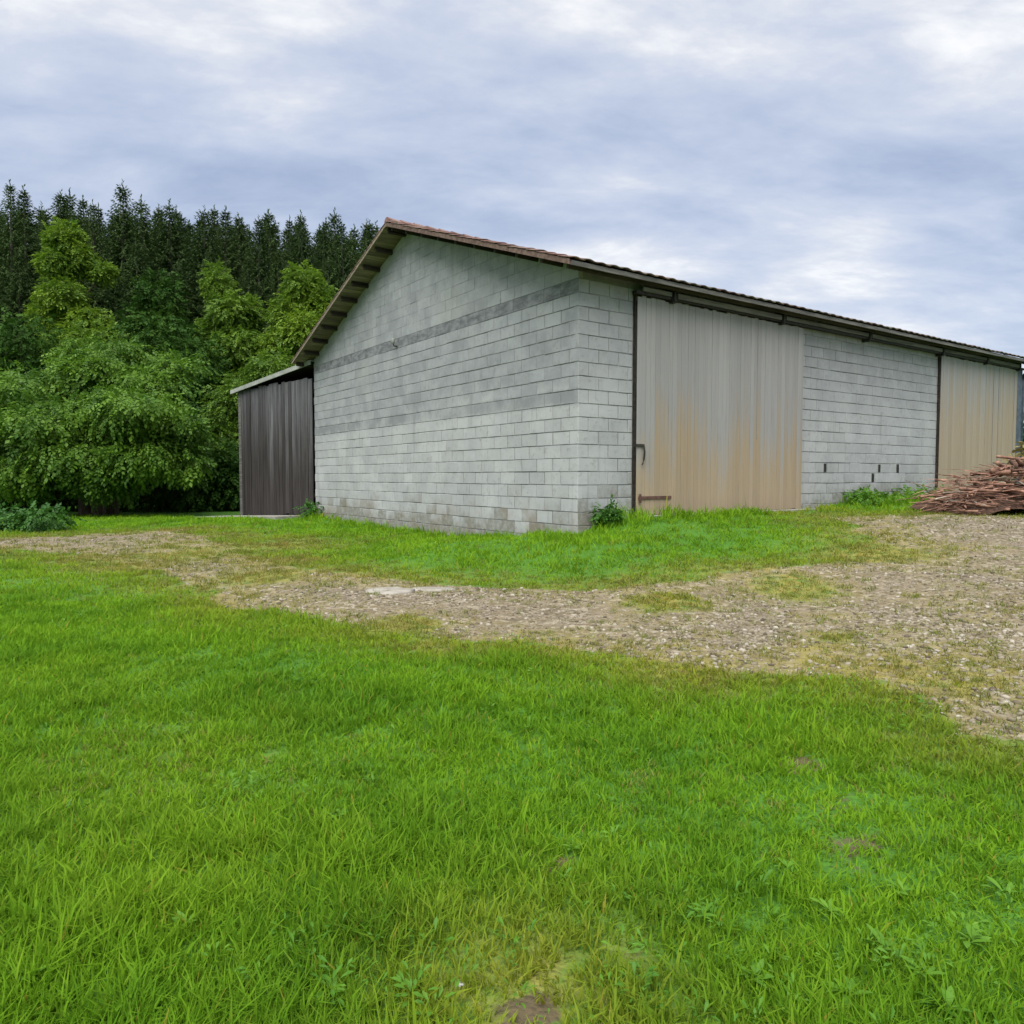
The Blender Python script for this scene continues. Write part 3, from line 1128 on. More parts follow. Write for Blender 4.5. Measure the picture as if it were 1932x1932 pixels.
def crown_mesh(name, clumps, n_sprays, size, mat, seed, droop=.4, leaf=.4, nleaf=7, shell=.45, down=.0):
    """clumps: (cx, cy, cz, rx, ry, rz) relative to the trunk's foot"""
    r = np.random.default_rng(seed)
    vol = np.array([c[3] * c[4] * c[5] for c in clumps]) ** .75
    Vs, Fs, As = [], [], []
    b = 0
    for ci, c in enumerate(clumps):
        m_ = int(n_sprays * vol[ci] / vol.sum())
        d = r.normal(0, 1, (m_, 3))
        d /= np.linalg.norm(d, axis=1, keepdims=True)
        rad = (shell + (1 - shell) * r.uniform(0, 1, m_) ** .6) * (1 + .16 * np.sin(7 * d[:, 0] + 5 * d[:, 2] + seed) * np.cos(6 * d[:, 1] + ci))
        p = np.array(c[:3]) + d * rad[:, None] * np.array(c[3:])
        dr = d * np.array([1, 1, .55]) + np.array([0, 0, -.25 - down]) + r.normal(0, .35, (m_, 3))
        tv, tf = spray(nleaf, .55, droop, leaf, seed + ci)
        V, F, A = scatter(tv, tf, p, dr, size * r.uniform(.65, 1.3, m_), r)
        Vs.append(V)
        Fs.append(F + b)
        As.append(A)
        b += len(V)
    me = mesh_np(name, np.concatenate(Vs), np.concatenate(Fs), mat)
    attr(me, 'rnd', np.concatenate(As))
    return me


def trunk_mesh(name, H, r0, clumps, mat, seed, multi=1):
    rr = random.Random(seed)
    q = MB()
    for m_ in range(multi):
        ox, oy = (0, 0) if multi == 1 else (rr.uniform(-.5, .5), rr.uniform(-.5, .5))
        pts = [(ox, oy, -.4)]
        for i in range(1, 6):
            u = i / 5
            pts.append((ox * (1 + u) + rr.uniform(-.12, .12) * H * .1, oy * (1 + u) + rr.uniform(-.12, .12) * H * .1, H * u))
        q.tube(pts, [r0 * (1 - .8 * i / 5) for i in range(6)], 7)
    for c in clumps:
        zb = min(max(.2 * H, c[2] - .6 * math.hypot(c[0], c[1]) - .8), H * .9)
        p0 = Vector((0, 0, zb))
        p1 = Vector(c[:3])
        mid = p0.lerp(p1, .5) + Vector((0, 0, -.1 * (p1 - p0).length))
        q.tube([p0, mid, p1], [r0 * .45, r0 * .3, r0 * .12], 5)
    return q.mesh(name, mat)


def tree(name, loc, H, r0, clumps, n_sprays, size, mat, seed, label, cat='tree', group=None, bark=None, multi=1, **kw):
    o = empty(name, loc)
    tag(o, label, cat, group)
    put('trunk', trunk_mesh(name + '_trunk', H, r0, clumps, bark or m_bark, seed, multi), o)
    put('crown', crown_mesh(name + '_crown', clumps, n_sprays, size, mat, seed, **kw), o)
    return o


def px_clump(origin, px, py, Y, rpx, rpy, dep=1.0):
    """ellipsoid clump seen at a picture point, standing at depth Y"""
    p = at_depth(px, py, Y)
    k_ = Y / 1400
    return (p[0] - origin[0], p[1] - origin[1], p[2] - origin[2], rpx * k_, rpx * k_ * dep, rpy * k_)


# ------------------------------------------------------------------ spruces
def spruce_meshes(H, seed, rmax):
    r = np.random.default_rng(seed)
    P_, D_, S_ = [], [], []
    z = .16 * H
    q = MB()
    q.tube([(0, 0, -.5), (0, 0, H * .35), (0, 0, H * .75), (0, 0, H * .995)], [.017 * H * .8, .012 * H * .8, .006 * H * .8, .01], 7)
    while z < H * .985:
        u = z / H
        rad = rmax * min(1.0, (1 - u) ** .72 * 1.15) * (.6 + .4 * min(1, (u - .1) / .2))
        nbr = 8 if u < .7 else (7 if u < .9 else 6)
        a0 = r.uniform(0, 6.28)
        for k_ in range(nbr):
            an = a0 + 6.283 * k_ / nbr + r.normal(0, .18)
            ln = rad * r.uniform(.72, 1.18)
            el = -.35 + .95 * u ** 2.2 + r.normal(0, .07)
            out = np.array([math.cos(an), math.sin(an), 0.0])
            sidev = np.array([-math.sin(an), math.cos(an), 0.0])
            steps = max(4, int(ln / .105))
            for i in range(steps):
                f = (i + .6) / steps
                if f < .15:
                    continue
                p = np.array([0, 0, z]) + out * ln * f + np.array([0, 0, ln * (math.tan(el) * f - .22 * f * (1 - f) + .1 * f ** 3)])
                for sd_ in (-1, 1, -1):
                    dv = out * r.uniform(.45, 1.0) + sidev * sd_ * r.uniform(.25, .9) * (1.1 - f) + np.array([0, 0, r.uniform(-.75, -.05)])
                    P_.append(p)
                    D_.append(dv)
                    S_.append((.25 + .17 * (1 - f)) * r.uniform(.7, 1.25) * (.45 + .55 * min(1, rad / 1.4)))
            P_.append(np.array([0, 0, z]) + out * ln * .92 + np.array([0, 0, ln * math.tan(el)]))
            D_.append(out + np.array([0, 0, .1]))
            S_.append(.2)
        z += r.uniform(.2, .32) * (1 if u < .85 else .75)
    for k_ in range(10):
        P_.append(np.array([0, 0, H * (.965 + .004 * k_)]))
        an = r.uniform(0, 6.28)
        D_.append(np.array([math.cos(an) * .4, math.sin(an) * .4, .9]))
        S_.append(.24)
    tv = LEAF_V * np.array([.5, 1, 1]) + np.array([0, 0, 0])
    V, F, A = scatter(tv, LEAF_F, np.array(P_), np.array(D_), np.array(S_), r, .35)
    cm = mesh_np('spruce_crown', V, F, m_spruce)
    attr(cm, 'rnd', A)
    return cm, q.mesh('spruce_trunk', m_bark_pale)


SV = [spruce_meshes(20.0, 100 + i, (2.4, 3.1, 2.7, 3.4, 2.9, 2.2)[i]) for i in range(6)]


def spruce(px, py, Y, label, group='spruces of the wood', wide=1.0):
    top = at_depth(px, py, Y)
    z0 = 0.0
    h = top[2] - z0
    o = empty('spruce_tree', (top[0], top[1], z0), random.uniform(0, 6.28))
    o.rotation_euler = (random.gauss(0, .012), random.gauss(0, .012), random.uniform(0, 6.28))
    sc = h / 20
    cm, tm_ = random.choice(SV)
    put('trunk', tm_, o, scl=(sc, sc, sc))
    put('crown', cm, o, scl=(sc * wide, sc * wide, sc))
    tag(o, label, 'spruce', group)
    return o


TOPS = [(15, 343), (46, 354), (66, 393), (105, 361), (139, 363), (156, 371), (173, 383), (259, 374), (298, 385), (324, 384), (336, 389), (382, 389), (419, 393), (456, 404), (482, 409), (509, 398), (535, 413), (568, 400), (607, 420), (638, 400), (656, 420), (695, 413)]
L_EDGE = 'dark spruce in the front rows of the wood behind the lean-to shed'
L_BACK = 'dark spruce deeper in the wood, only its upper crown showing'
for i, (x, y) in enumerate(TOPS):
    spruce(x, y, 50 + (i * 37 % 11) - 2, L_EDGE, wide=random.uniform(.8, 1.3))
spruce(219, 346, 49, 'spruce standing out tallest and most pointed above the treetops', wide=1.05)
for i in range(38):                       # the rows behind
    x_ = -60 + i * 22.5 + random.uniform(-8, 8)
    spruce(x_, 378 + .062 * max(x_, 0) + random.uniform(-12, 32), 62 + random.uniform(-2, 6), L_BACK, 'spruces deep in the wood', random.uniform(.9, 1.25))
for i in range(34):
    x_ = -50 + i * 25 + random.uniform(-8, 8)
    spruce(x_, 392 + .06 * max(x_, 0) + random.uniform(-4, 20), 72 + random.uniform(-2, 5), L_BACK, 'spruces deep in the wood', random.uniform(1.1, 1.4))
for x, y in ((-20, 350), (-60, 340), (-105, 352), (-150, 345), (730, 428), (770, 432)):
    spruce(x, y, 54 + random.uniform(-3, 3), L_EDGE)
for x, y in ((30, 470), (265, 455), (330, 500), (390, 470), (470, 480), (530, 470), (620, 480), (690, 470), (-30, 450), (210, 500)):
    spruce(x, y, 44 + random.uniform(-2, 2), 'shorter spruce at the edge of the wood, below the tall tops', 'short spruces at the wood edge', 1.15)

# ------------------------------------------------------------------ broadleaved trees
def at0(px, Y, z=0.0):
    d = ray(px, 900)
    return (float(d[0] * Y / d[1]), Y, z)


o_ = at0(130, 43)
cl = [px_clump(o_, *a) for a in ((125, 455, 43, 34, 36), (110, 500, 42.5, 34, 30), (150, 490, 43, 26, 30), (120, 560, 42, 40, 32), (100, 600, 42.5, 40, 30), (165, 610, 42, 38, 30), (195, 515, 43, 20, 18), (140, 650, 42, 50, 34))]
tree('maple_tree', o_, 13, .22, cl, 8500, .33, m_bright, 1, 'bright yellow-green broadleaf tree standing tall before the spruces', shell=.2)
o_ = at0(435, 41)
cl = [px_clump(o_, *a) for a in ((412, 540, 41, 26, 42), (440, 590, 40.5, 42, 36), (405, 625, 41, 34, 30), (470, 600, 41, 26, 40), (450, 660, 40, 50, 40), (415, 705, 40.5, 44, 40), (480, 720, 40, 44, 40))]
tree('birch_tree', o_, 11, .2, cl, 8000, .32, m_olive, 2, 'olive green broadleaf tree above the lean-to shed, ragged crown', shell=.25)
o_ = at0(575, 40)
cl = [px_clump(o_, *a) for a in ((572, 545, 40, 36, 44), (545, 590, 39.5, 32, 40), (605, 580, 40, 32, 44), (575, 630, 39, 48, 44), (530, 660, 39.5, 40, 40), (600, 680, 40, 44, 40))]
tree('birch_tree', o_, 11, .2, cl, 8500, .31, m_bright, 3, 'light green round-topped broadleaf tree touching the barn roof slope', shell=.25)
o_ = at0(480, 36)
cl = [px_clump(o_, *a) for a in ((470, 740, 36, 50, 44), (430, 770, 35.5, 40, 50), (420, 850, 35, 42, 60), (520, 700, 36, 50, 40), (440, 910, 35, 40, 40), (560, 740, 36, 50, 50), (500, 830, 36, 60, 60))]
tree('understory_tree', o_, 7, .16, cl, 6000, .32, m_olive, 4, 'green undergrowth tree squeezed behind the lean-to shed', group=None, shell=.25)
UL = ['dark understory tree over the bush, at the foot of the bright tree', 'olive understory tree just below the bright yellow-green tree', 'dark understory tree between the bright and the ragged olive tree', 'dark understory tree between the big bush and the ragged olive tree', 'dark understory tree at the far end of the big bush', 'tall dark understory tree close under the spruces']
for i, (x, y, Y, rx, ry, mt) in enumerate(((40, 640, 38, 80, 60, m_darkleaf), (190, 650, 39, 60, 46, m_olive), (300, 640, 38, 66, 60, m_darkleaf), (370, 690, 37, 50, 60, m_darkleaf), (-60, 650, 38, 80, 60, m_darkleaf), (300, 560, 42, 40, 50, m_darkleaf))):
    o_ = at0(x, Y)
    cl = [px_clump(o_, x, y, Y, rx, ry), px_clump(o_, x - rx * .5, y + ry, Y, rx, ry * 1.1), px_clump(o_, x + rx * .5, y + ry * .9, Y, rx * .9, ry * 1.1), px_clump(o_, x, y + ry * 2.2, Y, rx * 1.2, ry * 1.5)]
    tree('understory_tree', o_, 6, .14, cl, 1700, .46, mt, 20 + i, UL[i], group='understory trees', shell=.25)

# the big bush
o_ = at0(175, 30)
cl = []
for a in ((60, 735, 29.5, 90, 44), (190, 715, 30, 90, 50), (290, 735, 29.5, 80, 44), (340, 690, 31, 46, 26), (120, 790, 28, 110, 50), (250, 790, 28, 100, 50), (340, 820, 28.5, 64, 50),
          (30, 830, 28, 90, 50), (150, 860, 27.5, 100, 46), (270, 860, 27.5, 84, 44), (60, 890, 27.5, 80, 40), (200, 905, 28, 80, 30), (350, 870, 28, 44, 34), (-40, 760, 29.5, 80, 60), (-60, 860, 28.5, 80, 60),
          (150, 680, 31, 60, 34), (240, 672, 31.5, 60, 30)):
    c_ = px_clump(o_, *a)
    cl.append(c_[:3] + tuple(v * .82 for v in c_[3:]))
    for _ in range(3):
        f_ = random.uniform(.4, .75)
        cl.append((c_[0] + random.uniform(-.55, .55) * c_[3], c_[1] + random.uniform(-.8, .3) * c_[4], c_[2] + random.uniform(-.75, .75) * c_[5], c_[3] * f_, c_[4] * f_, c_[5] * random.uniform(.4, .7)))
tree('walnut_bush', o_, 5.0, .3, cl, 15500, .5, m_bush, 40, 'big spreading green bush with drooping leaf sprays beside the lean-to shed', cat='bush', shell=.3, droop=.55, leaf=.3, nleaf=8, down=.1, multi=4)
for i, (x, y, Y, rx, ry) in enumerate(((-20, 880, 33, 100, 80), (120, 900, 34, 100, 70), (240, 890, 34, 90, 80), (350, 890, 33, 80, 80), (430, 900, 33, 40, 70), (200, 800, 35, 160, 90))):
    o_ = at0(x, Y)
    cl = [px_clump(o_, x, y, Y, rx, ry), px_clump(o_, x - rx * .4, y + ry * .3, Y, rx * .8, ry * .8), px_clump(o_, x + rx * .4, y + ry * .3, Y, rx * .8, ry * .8)]
    tree('thicket_shrub', o_, 2.5, .1, cl, 1000, .44, m_darkleaf, 60 + i, 'dark thicket shrub in the shade behind the big bush', 'shrub', 'thicket shrubs behind the bush', shell=.15)
# trees beyond the far end of the barn
for i, (x, y, Y, rx, ry) in enumerate(((1965, 810, 46, 46, 56), (2060, 790, 50, 60, 70))):
    o_ = at0(x, Y, .8)
    cl = [px_clump(o_, x, y, Y, rx, ry), px_clump(o_, x - rx * .4, y + ry * .5, Y, rx * .7, ry * .7), px_clump(o_, x + rx * .4, y + ry * .6, Y, rx * .7, ry * .7)]
    tree('hedge_tree', o_, 4, .14, cl, 900, .44, m_darkleaf, 80 + i, ('dark tree just beyond the far end of the barn', 'wider dark tree farther beyond the barn end')[i], 'tree', 'trees beyond the barn', shell=.2)

# ------------------------------------------------------------------ brush pile
pc = on_ground(1820, 968)
pile = empty('brush_pile', (11.75, 16.4, 0.0), 0.0)
tag(pile, 'heap of cut reddish-brown branches before the tan sliding door', 'brush pile')


def pile_h(lx, ly):
    """height of the heap over its base, local metres"""
    prof = np.interp(lx, [-2.6, -2.45, -2.0, -1.2, -.3, .6, 1.6, 3.0, 4.5], [0, .45, .8, 1.05, 1.2, 1.4, 1.6, 1.5, 0])
    return prof * max(0.0, 1 - (ly / 1.25) ** 2) ** .42


stick_vars = []
for i in range(8):
    q = MB()
    q.val = 0
    ln = 1.0
    pts = [(-.5, 0, 0), (-.2, random.uniform(-.03, .03), random.uniform(-.02, .03)), (.15, random.uniform(-.04, .04), random.uniform(-.02, .04)), (.5, random.uniform(-.06, .06), random.uniform(-.04, .05))]
    r0 = (.014, .018, .022, .027, .032, .04, .048, .028)[i]
    q.tube(pts, [r0, r0 * .9, r0 * .75, r0 * .4], 5)
    if i % 2:
        u = random.uniform(-.1, .2)
        q.tube([(u, 0, 0), (u + .2, random.choice((-1, 1)) * .1, random.uniform(-.05, .1))], [r0 * .5, r0 * .2], 4)
    stick_vars.append(q.mesh('branch', m_stick_end if i == 7 else m_stick, True))
for i in range(290):
    while True:
        lx, ly = random.uniform(-2.55, 2.6), random.gauss(-.7, .42)
        if abs(ly) < 1.2 and pile_h(lx, ly) > .05:
            break
    h = pile_h(lx, ly) * (random.uniform(.8, 1.0) if i > 150 else random.uniform(.05, .9))
    base = gz(pile.location.x + lx, pile.location.y + ly)
    ln = random.uniform(.5, 1.5) if lx > -1.4 else random.uniform(.4, .8)
    yaw = random.gauss(0.1, .5 if lx > -.5 else 1.0) + random.choice((0, math.pi))
    put('branch', random.choice(stick_vars), pile, (lx, ly, base + h + .02), (0, random.gauss(0, .12), yaw), (ln, ln * 1.1, ln * 1.1))
q = MB()
for i in range(1500):
    lx, ly = random.uniform(-2.55, 4.2), random.gauss(-.4, .55)
    hh = pile_h(lx, ly)
    if abs(ly) > 1.25 or hh < .03:
        continue
    z0 = gz(pile.location.x + lx, pile.location.y + ly) + hh * random.uniform(.3, 1.03)
    an = random.gauss(.2, .7) + random.choice((0, math.pi))
    ln = random.uniform(.25, .8)
    e = random.gauss(-.05, .16)
    q.val = random.random()
    dx, dy, dz = math.cos(an) * ln, math.sin(an) * ln, math.sin(e) * ln
    q.tube([(lx, ly, z0), (lx + dx * .5, ly + dy * .5, z0 + dz * .5 + random.uniform(-.03, .04)), (lx + dx, ly + dy, z0 + dz)], [random.uniform(.007, .015), .008, .003], 3, False)
tag(q.build('twigs', m_stick, pile), kind='stuff')
# core of the heap, so that no daylight shows through
NX_, NY_ = 30, 14
V, F = [], []
for i in range(NX_):
    for j in range(NY_):
        lx, ly = -2.5 + 6.8 * i / (NX_ - 1), -1.2 + 2.4 * j / (NY_ - 1)
        V.append((lx, ly, gz(pile.location.x + lx, pile.location.y + ly) - .10 + .62 * pile_h(lx, ly) + random.uniform(-.05, .05)))
for i in range(NX_ - 1):
    for j in range(NY_ - 1):
        F.append((i * NY_ + j, (i + 1) * NY_ + j, (i + 1) * NY_ + j + 1, i * NY_ + j + 1))
put('matted_core', mesh_np('matted_core', V, F, simple('matted_litter', (.03, .017, .011), (.10, .055, .035), 14, bump=.9, dist=.04)), pile)


# ------------------------------------------------------------------ scattered ground cover
def gn_scatter(name, sources, pts, rot, scl, pick, tint):
    """one object: a cloud of points, each carrying one of the source meshes"""
    me = bpy.data.meshes.new(name)
    me.vertices.add(len(pts))
    me.vertices.foreach_set('co', np.asarray(pts, dtype=np.float32).ravel())
    for nm, ty, vals in (('rot', 'FLOAT_VECTOR', rot), ('scl', 'FLOAT_VECTOR', scl)):
        a = me.attributes.new(nm, ty, 'POINT')
        a.data.foreach_set('vector', np.asarray(vals, dtype=np.float32).ravel())
    a = me.attributes.new('pick', 'INT', 'POINT')
    a.data.foreach_set('value', np.asarray(pick, dtype=np.int32))
    attr(me, 'tint', tint)
    o = put(name, me)
    coll = bpy.data.collections.new(name + '_sources')
    for s in sources:
        coll.objects.link(bpy.data.objects.new(s.name, s))
    ng = bpy.data.node_groups.new(name, 'GeometryNodeTree')
    ng.interface.new_socket('Geometry', in_out='INPUT', socket_type='NodeSocketGeometry')
    ng.interface.new_socket('Geometry', in_out='OUTPUT', socket_type='NodeSocketGeometry')
    N, L = ng.nodes, ng.links
    gi, go = N.new('NodeGroupInput'), N.new('NodeGroupOutput')
    ci = N.new('GeometryNodeCollectionInfo')
    ci.inputs['Collection'].default_value = coll
    ci.inputs['Separate Children'].default_value = True
    ci.inputs['Reset Children'].default_value = True
    ip = N.new('GeometryNodeInstanceOnPoints')
    ip.inputs['Pick Instance'].default_value = True

    def na(nm, ty):
        nd = N.new('GeometryNodeInputNamedAttribute')
        nd.data_type = ty
        nd.inputs['Name'].default_value = nm
        return nd.outputs['Attribute']
    mp_ = N.new('GeometryNodeMeshToPoints')
    L.new(gi.outputs[0], mp_.inputs[0])
    L.new(mp_.outputs[0], ip.inputs['Points'])
    L.new(ci.outputs[0], ip.inputs['Instance'])
    L.new(na('pick', 'INT'), ip.inputs['Instance Index'])
    er = N.new('FunctionNodeEulerToRotation')
    L.new(na('rot', 'FLOAT_VECTOR'), er.inputs[0])
    L.new(er.outputs[0], ip.inputs['Rotation'])
    L.new(na('scl', 'FLOAT_VECTOR'), ip.inputs['Scale'])
    L.new(ip.outputs[0], go.inputs[0])
    md = o.modifiers.new('scatter', 'NODES')
    md.node_group = ng
    tag(o, kind='stuff')
    return o


def clump_mesh(name, nbl, hgt, wid, spread, bend, seed, mat, segs=3):
    r = np.random.default_rng(seed)
    V, F, A = [], [], []
    for i in range(nbl):
        an, rd = r.uniform(0, 6.28), spread * math.sqrt(r.uniform(0, 1))
        bx, by = math.cos(an) * rd, math.sin(an) * rd
        yaw = r.uniform(0, 6.28)
        h = hgt * r.uniform(.55, 1.15)
        bd = bend * r.uniform(.2, 1.3)
        lean = np.array([math.cos(yaw), math.sin(yaw)])
        wv = np.array([-lean[1], lean[0]])
        tw = r.uniform(-.8, .8)
        wv = np.array([wv[0] * math.cos(tw) - wv[1] * math.sin(tw), wv[0] * math.sin(tw) + wv[1] * math.cos(tw)])
        w_ = wid * r.uniform(.7, 1.3)
        b = len(V)
        rv = r.uniform(0, 1)
        for k_ in range(segs + 1):
            u = k_ / segs
            off_ = lean * bd * h * u ** 1.8
            z_ = h * (u - .35 * bd * u * u)
            ww = w_ * (1 - u ** 1.6) * .5
            c_ = np.array([bx + off_[0], by + off_[1]])
            if k_ < segs:
                V += [(*(c_ - wv * ww), z_), (*(c_ + wv * ww), z_)]
                A += [rv, rv]
            else:
                V.append((*c_, z_))
                A.append(rv)
        for k_ in range(segs - 1):
            q_ = b + 2 * k_
            F += [(q_, q_ + 1, q_ + 3), (q_, q_ + 3, q_ + 2)]
        q_ = b + 2 * (segs - 1)
        F.append((q_, q_ + 1, q_ + 2))
    me = mesh_np(name, np.array(V), np.array(F), mat)
    attr(me, 'rnd', A)
    return me


def broad_mesh(name, nlf, hgt, size, seed, mat):
    r = np.random.default_rng(seed)
    an = r.uniform(0, 6.28, nlf)
    el = r.uniform(.15, .9, nlf)
    d = np.stack([np.cos(an) * np.cos(el), np.sin(an) * np.cos(el), np.sin(el)], 1)
    p = np.stack([np.cos(an) * .02, np.sin(an) * .02, r.uniform(0, hgt, nlf)], 1)
    tv = np.array([(0, 0, 0), (-.09, .3, .03), (-.16, .65, 0), (0, 1, -.18), (.16, .65, 0), (.09, .3, .03), (0, .55, -.03)])
    tf = np.array([(0, 6, 1), (1, 6, 2), (2, 6, 3), (3, 6, 4), (4, 6, 5), (5, 6, 0)])
    V, F, A = scatter(tv, tf, p, d, size * r.uniform(.6, 1.2, nlf), r, .3)
    me = mesh_np(name, V, F, mat)
    attr(me, 'rnd', A)
    return me


def barn_local(x, y):
    dx, dy = x - CORN[0], y - CORN[1]
    return dx * D2[0] + dy * D2[1], dx * D1[0] + dy * D1[1]


def free(x, y):
    """not inside a building or on concrete"""
    s, t_ = barn_local(x, y)
    ok = ~((s > -.05) & (s < LEN + .1) & (t_ > -.08) & (t_ < WID + .1))
    ok &= ~((s > 1.4) & (s < 7.35) & (t_ > -.5) & (t_ < 0))
    ok &= ~((s > 12.9) & (s < 19) & (t_ > -.45) & (t_ < 0))
    dx, dy = x - SA[0], y - SA[1]
    a, b = dx * sdir[0] + dy * sdir[1], -dx * sdir[1] + dy * sdir[0]
    ok &= ~((a > -.3) & (a < SL + 2.2) & (b > -6) & (b < 1.55))
    return ok


def sample(n_, ymin, ymax, widen=1.15, power=1.0):
    """points over the ground before the camera, denser near"""
    u = rng.uniform(0, 1, n_)
    Y = ymin * (ymax / ymin) ** u if power == 0 else (ymin ** power + u * (ymax ** power - ymin ** power)) ** (1 / power)
    X = rng.uniform(-1, 1, n_) * (.72 * Y * widen + .6)
    return X, Y


# lush grass: tufts of bent blades, one mesh
def grass_blades(XX, YY, per):
    G_, D_, S_ = masks(XX, YY)
    s_l, t_l = barn_local(XX, YY)
    D_ = np.maximum(D_, .7 * ((s_l > 4.5) & (s_l < 7.6) & (t_l > -.95) & (t_l < 0)))
    wall = np.exp(-(np.maximum(np.where((s_l > -1) & ((s_l < 3.5) | (s_l > 7.6)) & (s_l < LEN) & (t_l < 0.2), -t_l, 9), 0) / .8) ** 2) + np.exp(-(np.maximum(np.where((t_l > -1) & (t_l < WID), -s_l, 9), 0) / .55) ** 2)
    kp = (1 - np.clip(G_ * 1.5, 0, 1)) * (1 - .68 * S_) * (1 - .6 * D_)
    ok = (rng.uniform(0, 1, len(XX)) < kp) & free(XX, YY) & ~((YY > 29) & (XX < -9))
    XX, YY, D_, S_, wall = (a[ok] for a in (XX, YY, D_, S_, wall))
    n0 = len(XX)
    lush = fnoise(XX, YY, 41, 3, 1.0)
    hv = np.clip(.88 + .6 * lush + .3 * fnoise(XX, YY, 43, 2, 3.5), .3, 1.8) * (1 - .55 * D_) * (1 - .5 * S_) * (1 + 1.3 * np.clip(wall, 0, 1)) * rng.uniform(.7, 1.3, n0)
    tint = np.clip(.8 * D_ + .16 * np.clip(fnoise(XX, YY, 47, 3, .7), 0, 1) + rng.normal(-.02, .07, n0), 0, 1)
    trd = rng.uniform(0, 1, n0)
    ta = rng.uniform(0, 6.28, n0)
    rp = lambda a: np.repeat(a, per)
    n_ = n0 * per
    Yb = rp(YY)
    far_ = 1 + np.clip((Yb - 3) * .13, 0, 2.6)
    an, rd = rng.uniform(0, 6.28, n_), .055 * far_ * np.sqrt(rng.uniform(0, 1, n_))
    bx, by = rp(XX) + np.cos(an) * rd, Yb + np.sin(an) * rd
    yaw = np.where(rng.uniform(0, 1, n_) < .5, an, rp(ta)) + rng.normal(0, .7, n_)
    h = .09 * rp(hv) * rng.uniform(.5, 1.25, n_) * (1 + .06 * (far_ - 1))
    long_ = rng.uniform(0, 1, n_) < .035
    h = np.where(long_, h * 1.6, h)
    bd = rng.uniform(.15, 1.15, n_)
    wdt = .0058 * far_ * rng.uniform(.65, 1.35, n_) * np.where(rng.uniform(0, 1, n_) < .12, 1.7, 1.0)
    tw = yaw + 1.57 + rng.uniform(-.9, .9, n_)
    z0 = ground_z(bx, by) - .008
    lx, ly, wx, wy = np.cos(yaw), np.sin(yaw), np.cos(tw), np.sin(tw)
    V = np.empty((n_, 5, 3), dtype=np.float32)
    for k_, (u, side, wf) in enumerate(((0, -1, .42), (0, 1, .42), (.55, -1, .5), (.55, 1, .5), (1, 0, 0))):
        o_f = bd * h * u ** 1.8 * .85
        V[:, k_, 0] = bx + lx * o_f + wx * wdt * wf * side
        V[:, k_, 1] = by + ly * o_f + wy * wdt * wf * side
        V[:, k_, 2] = z0 + h * (u - .32 * bd * u * u)
    F = np.array([(0, 1, 3), (0, 3, 2), (2, 3, 4)])[None] + (np.arange(n_) * 5)[:, None, None]
    rv = np.clip(.55 * rp(trd) + .45 * rng.uniform(0, 1, n_) + .3 * np.clip((Yb - 7) / 4, 0, 1), 0, 1)
    tb = np.where(rng.uniform(0, 1, n_) < .012, .9, rp(tint))
    return V.reshape(-1, 3), F.reshape(-1, 3), np.repeat(rv, 5), np.repeat(tb, 5)


X1, Y1 = sample(32000, 1.45, 9.0, power=.75)
X2, Y2 = sample(26000, 8.5, 30.0, power=.6)
X3, Y3 = rng.uniform(-4, 4, 1500), rng.uniform(-2.0, 1.5, 1500)
V, F, A, TT = grass_blades(np.concatenate([X1, X2, X3]), np.concatenate([Y1, Y2, Y3]), 11)
me = mesh_np('grass', V, F, m_grass)
attr(me, 'rnd', A)
attr(me, 'tint', TT)
tag(put('grass', me), kind='stuff')

# short yellowish grass and moss on the track edges and islands
s_src = [clump_mesh('short_grass_clump_%02d' % i, 22, .045, .0055, .06, .9, 300 + i, m_shortgrass, 2) for i in range(5)]
XX, YY = sample(60000, 3.0, 26.0, power=.6)
G_, D_, S_ = masks(XX, YY)
pr = np.clip(D_ * 1.0, 0, 1) * (1 - .5 * S_) * (1 - .45 * G_) + .03
ok = (rng.uniform(0, 1, len(XX)) < pr) & free(XX, YY)
XX, YY, G_, D_ = XX[ok], YY[ok], G_[ok], D_[ok]
n_ = len(XX)
k_ = rng.uniform(.6, 1.5, n_) * (1 + .8 * np.clip((YY - 6) / 14, 0, 1))
gn_scatter('track_edge_grass', s_src, np.stack([XX, YY, ground_z(XX, YY) - .004], 1), np.stack([rng.normal(0, .2, n_), rng.normal(0, .2, n_), rng.uniform(0, 6.28, n_)], 1),
           np.stack([k_, k_, k_ * rng.uniform(.6, 1.1, n_)], 1), rng.integers(0, 5, n_), np.clip(rng.uniform(0, .9, n_) * (.4 + .6 * D_), 0, 1))

# clover and small broad leaves in the sward
b_src = [broad_mesh('clover_%02d' % i, 9, .06, .026, 400 + i, m_weed) for i in range(4)]
XX, YY = sample(2600, 1.6, 10.0, power=.8)
G_, D_, S_ = masks(XX, YY)
pat = np.clip(fnoise(XX, YY, 51, 3, 1.3) * 2.2 + .05 + np.where((XX > .3) & (YY < 3.6), .35, 0), 0, 1)
ok = (rng.uniform(0, 1, len(XX)) < pat * (1 - np.clip(2 * G_, 0, 1)) * (1 - S_ * .6)) & free(XX, YY)
XX, YY = XX[ok], YY[ok]
n_ = len(XX)
k_ = rng.uniform(.6, 1.5, n_)
gn_scatter('clover', b_src, np.stack([XX, YY, ground_z(XX, YY) + .02], 1), np.stack([rng.normal(0, .2, n_), rng.normal(0, .2, n_), rng.uniform(0, 6.28, n_)], 1),
           np.stack([k_, k_, k_], 1), rng.integers(0, 4, n_), rng.uniform(0, .3, n_))


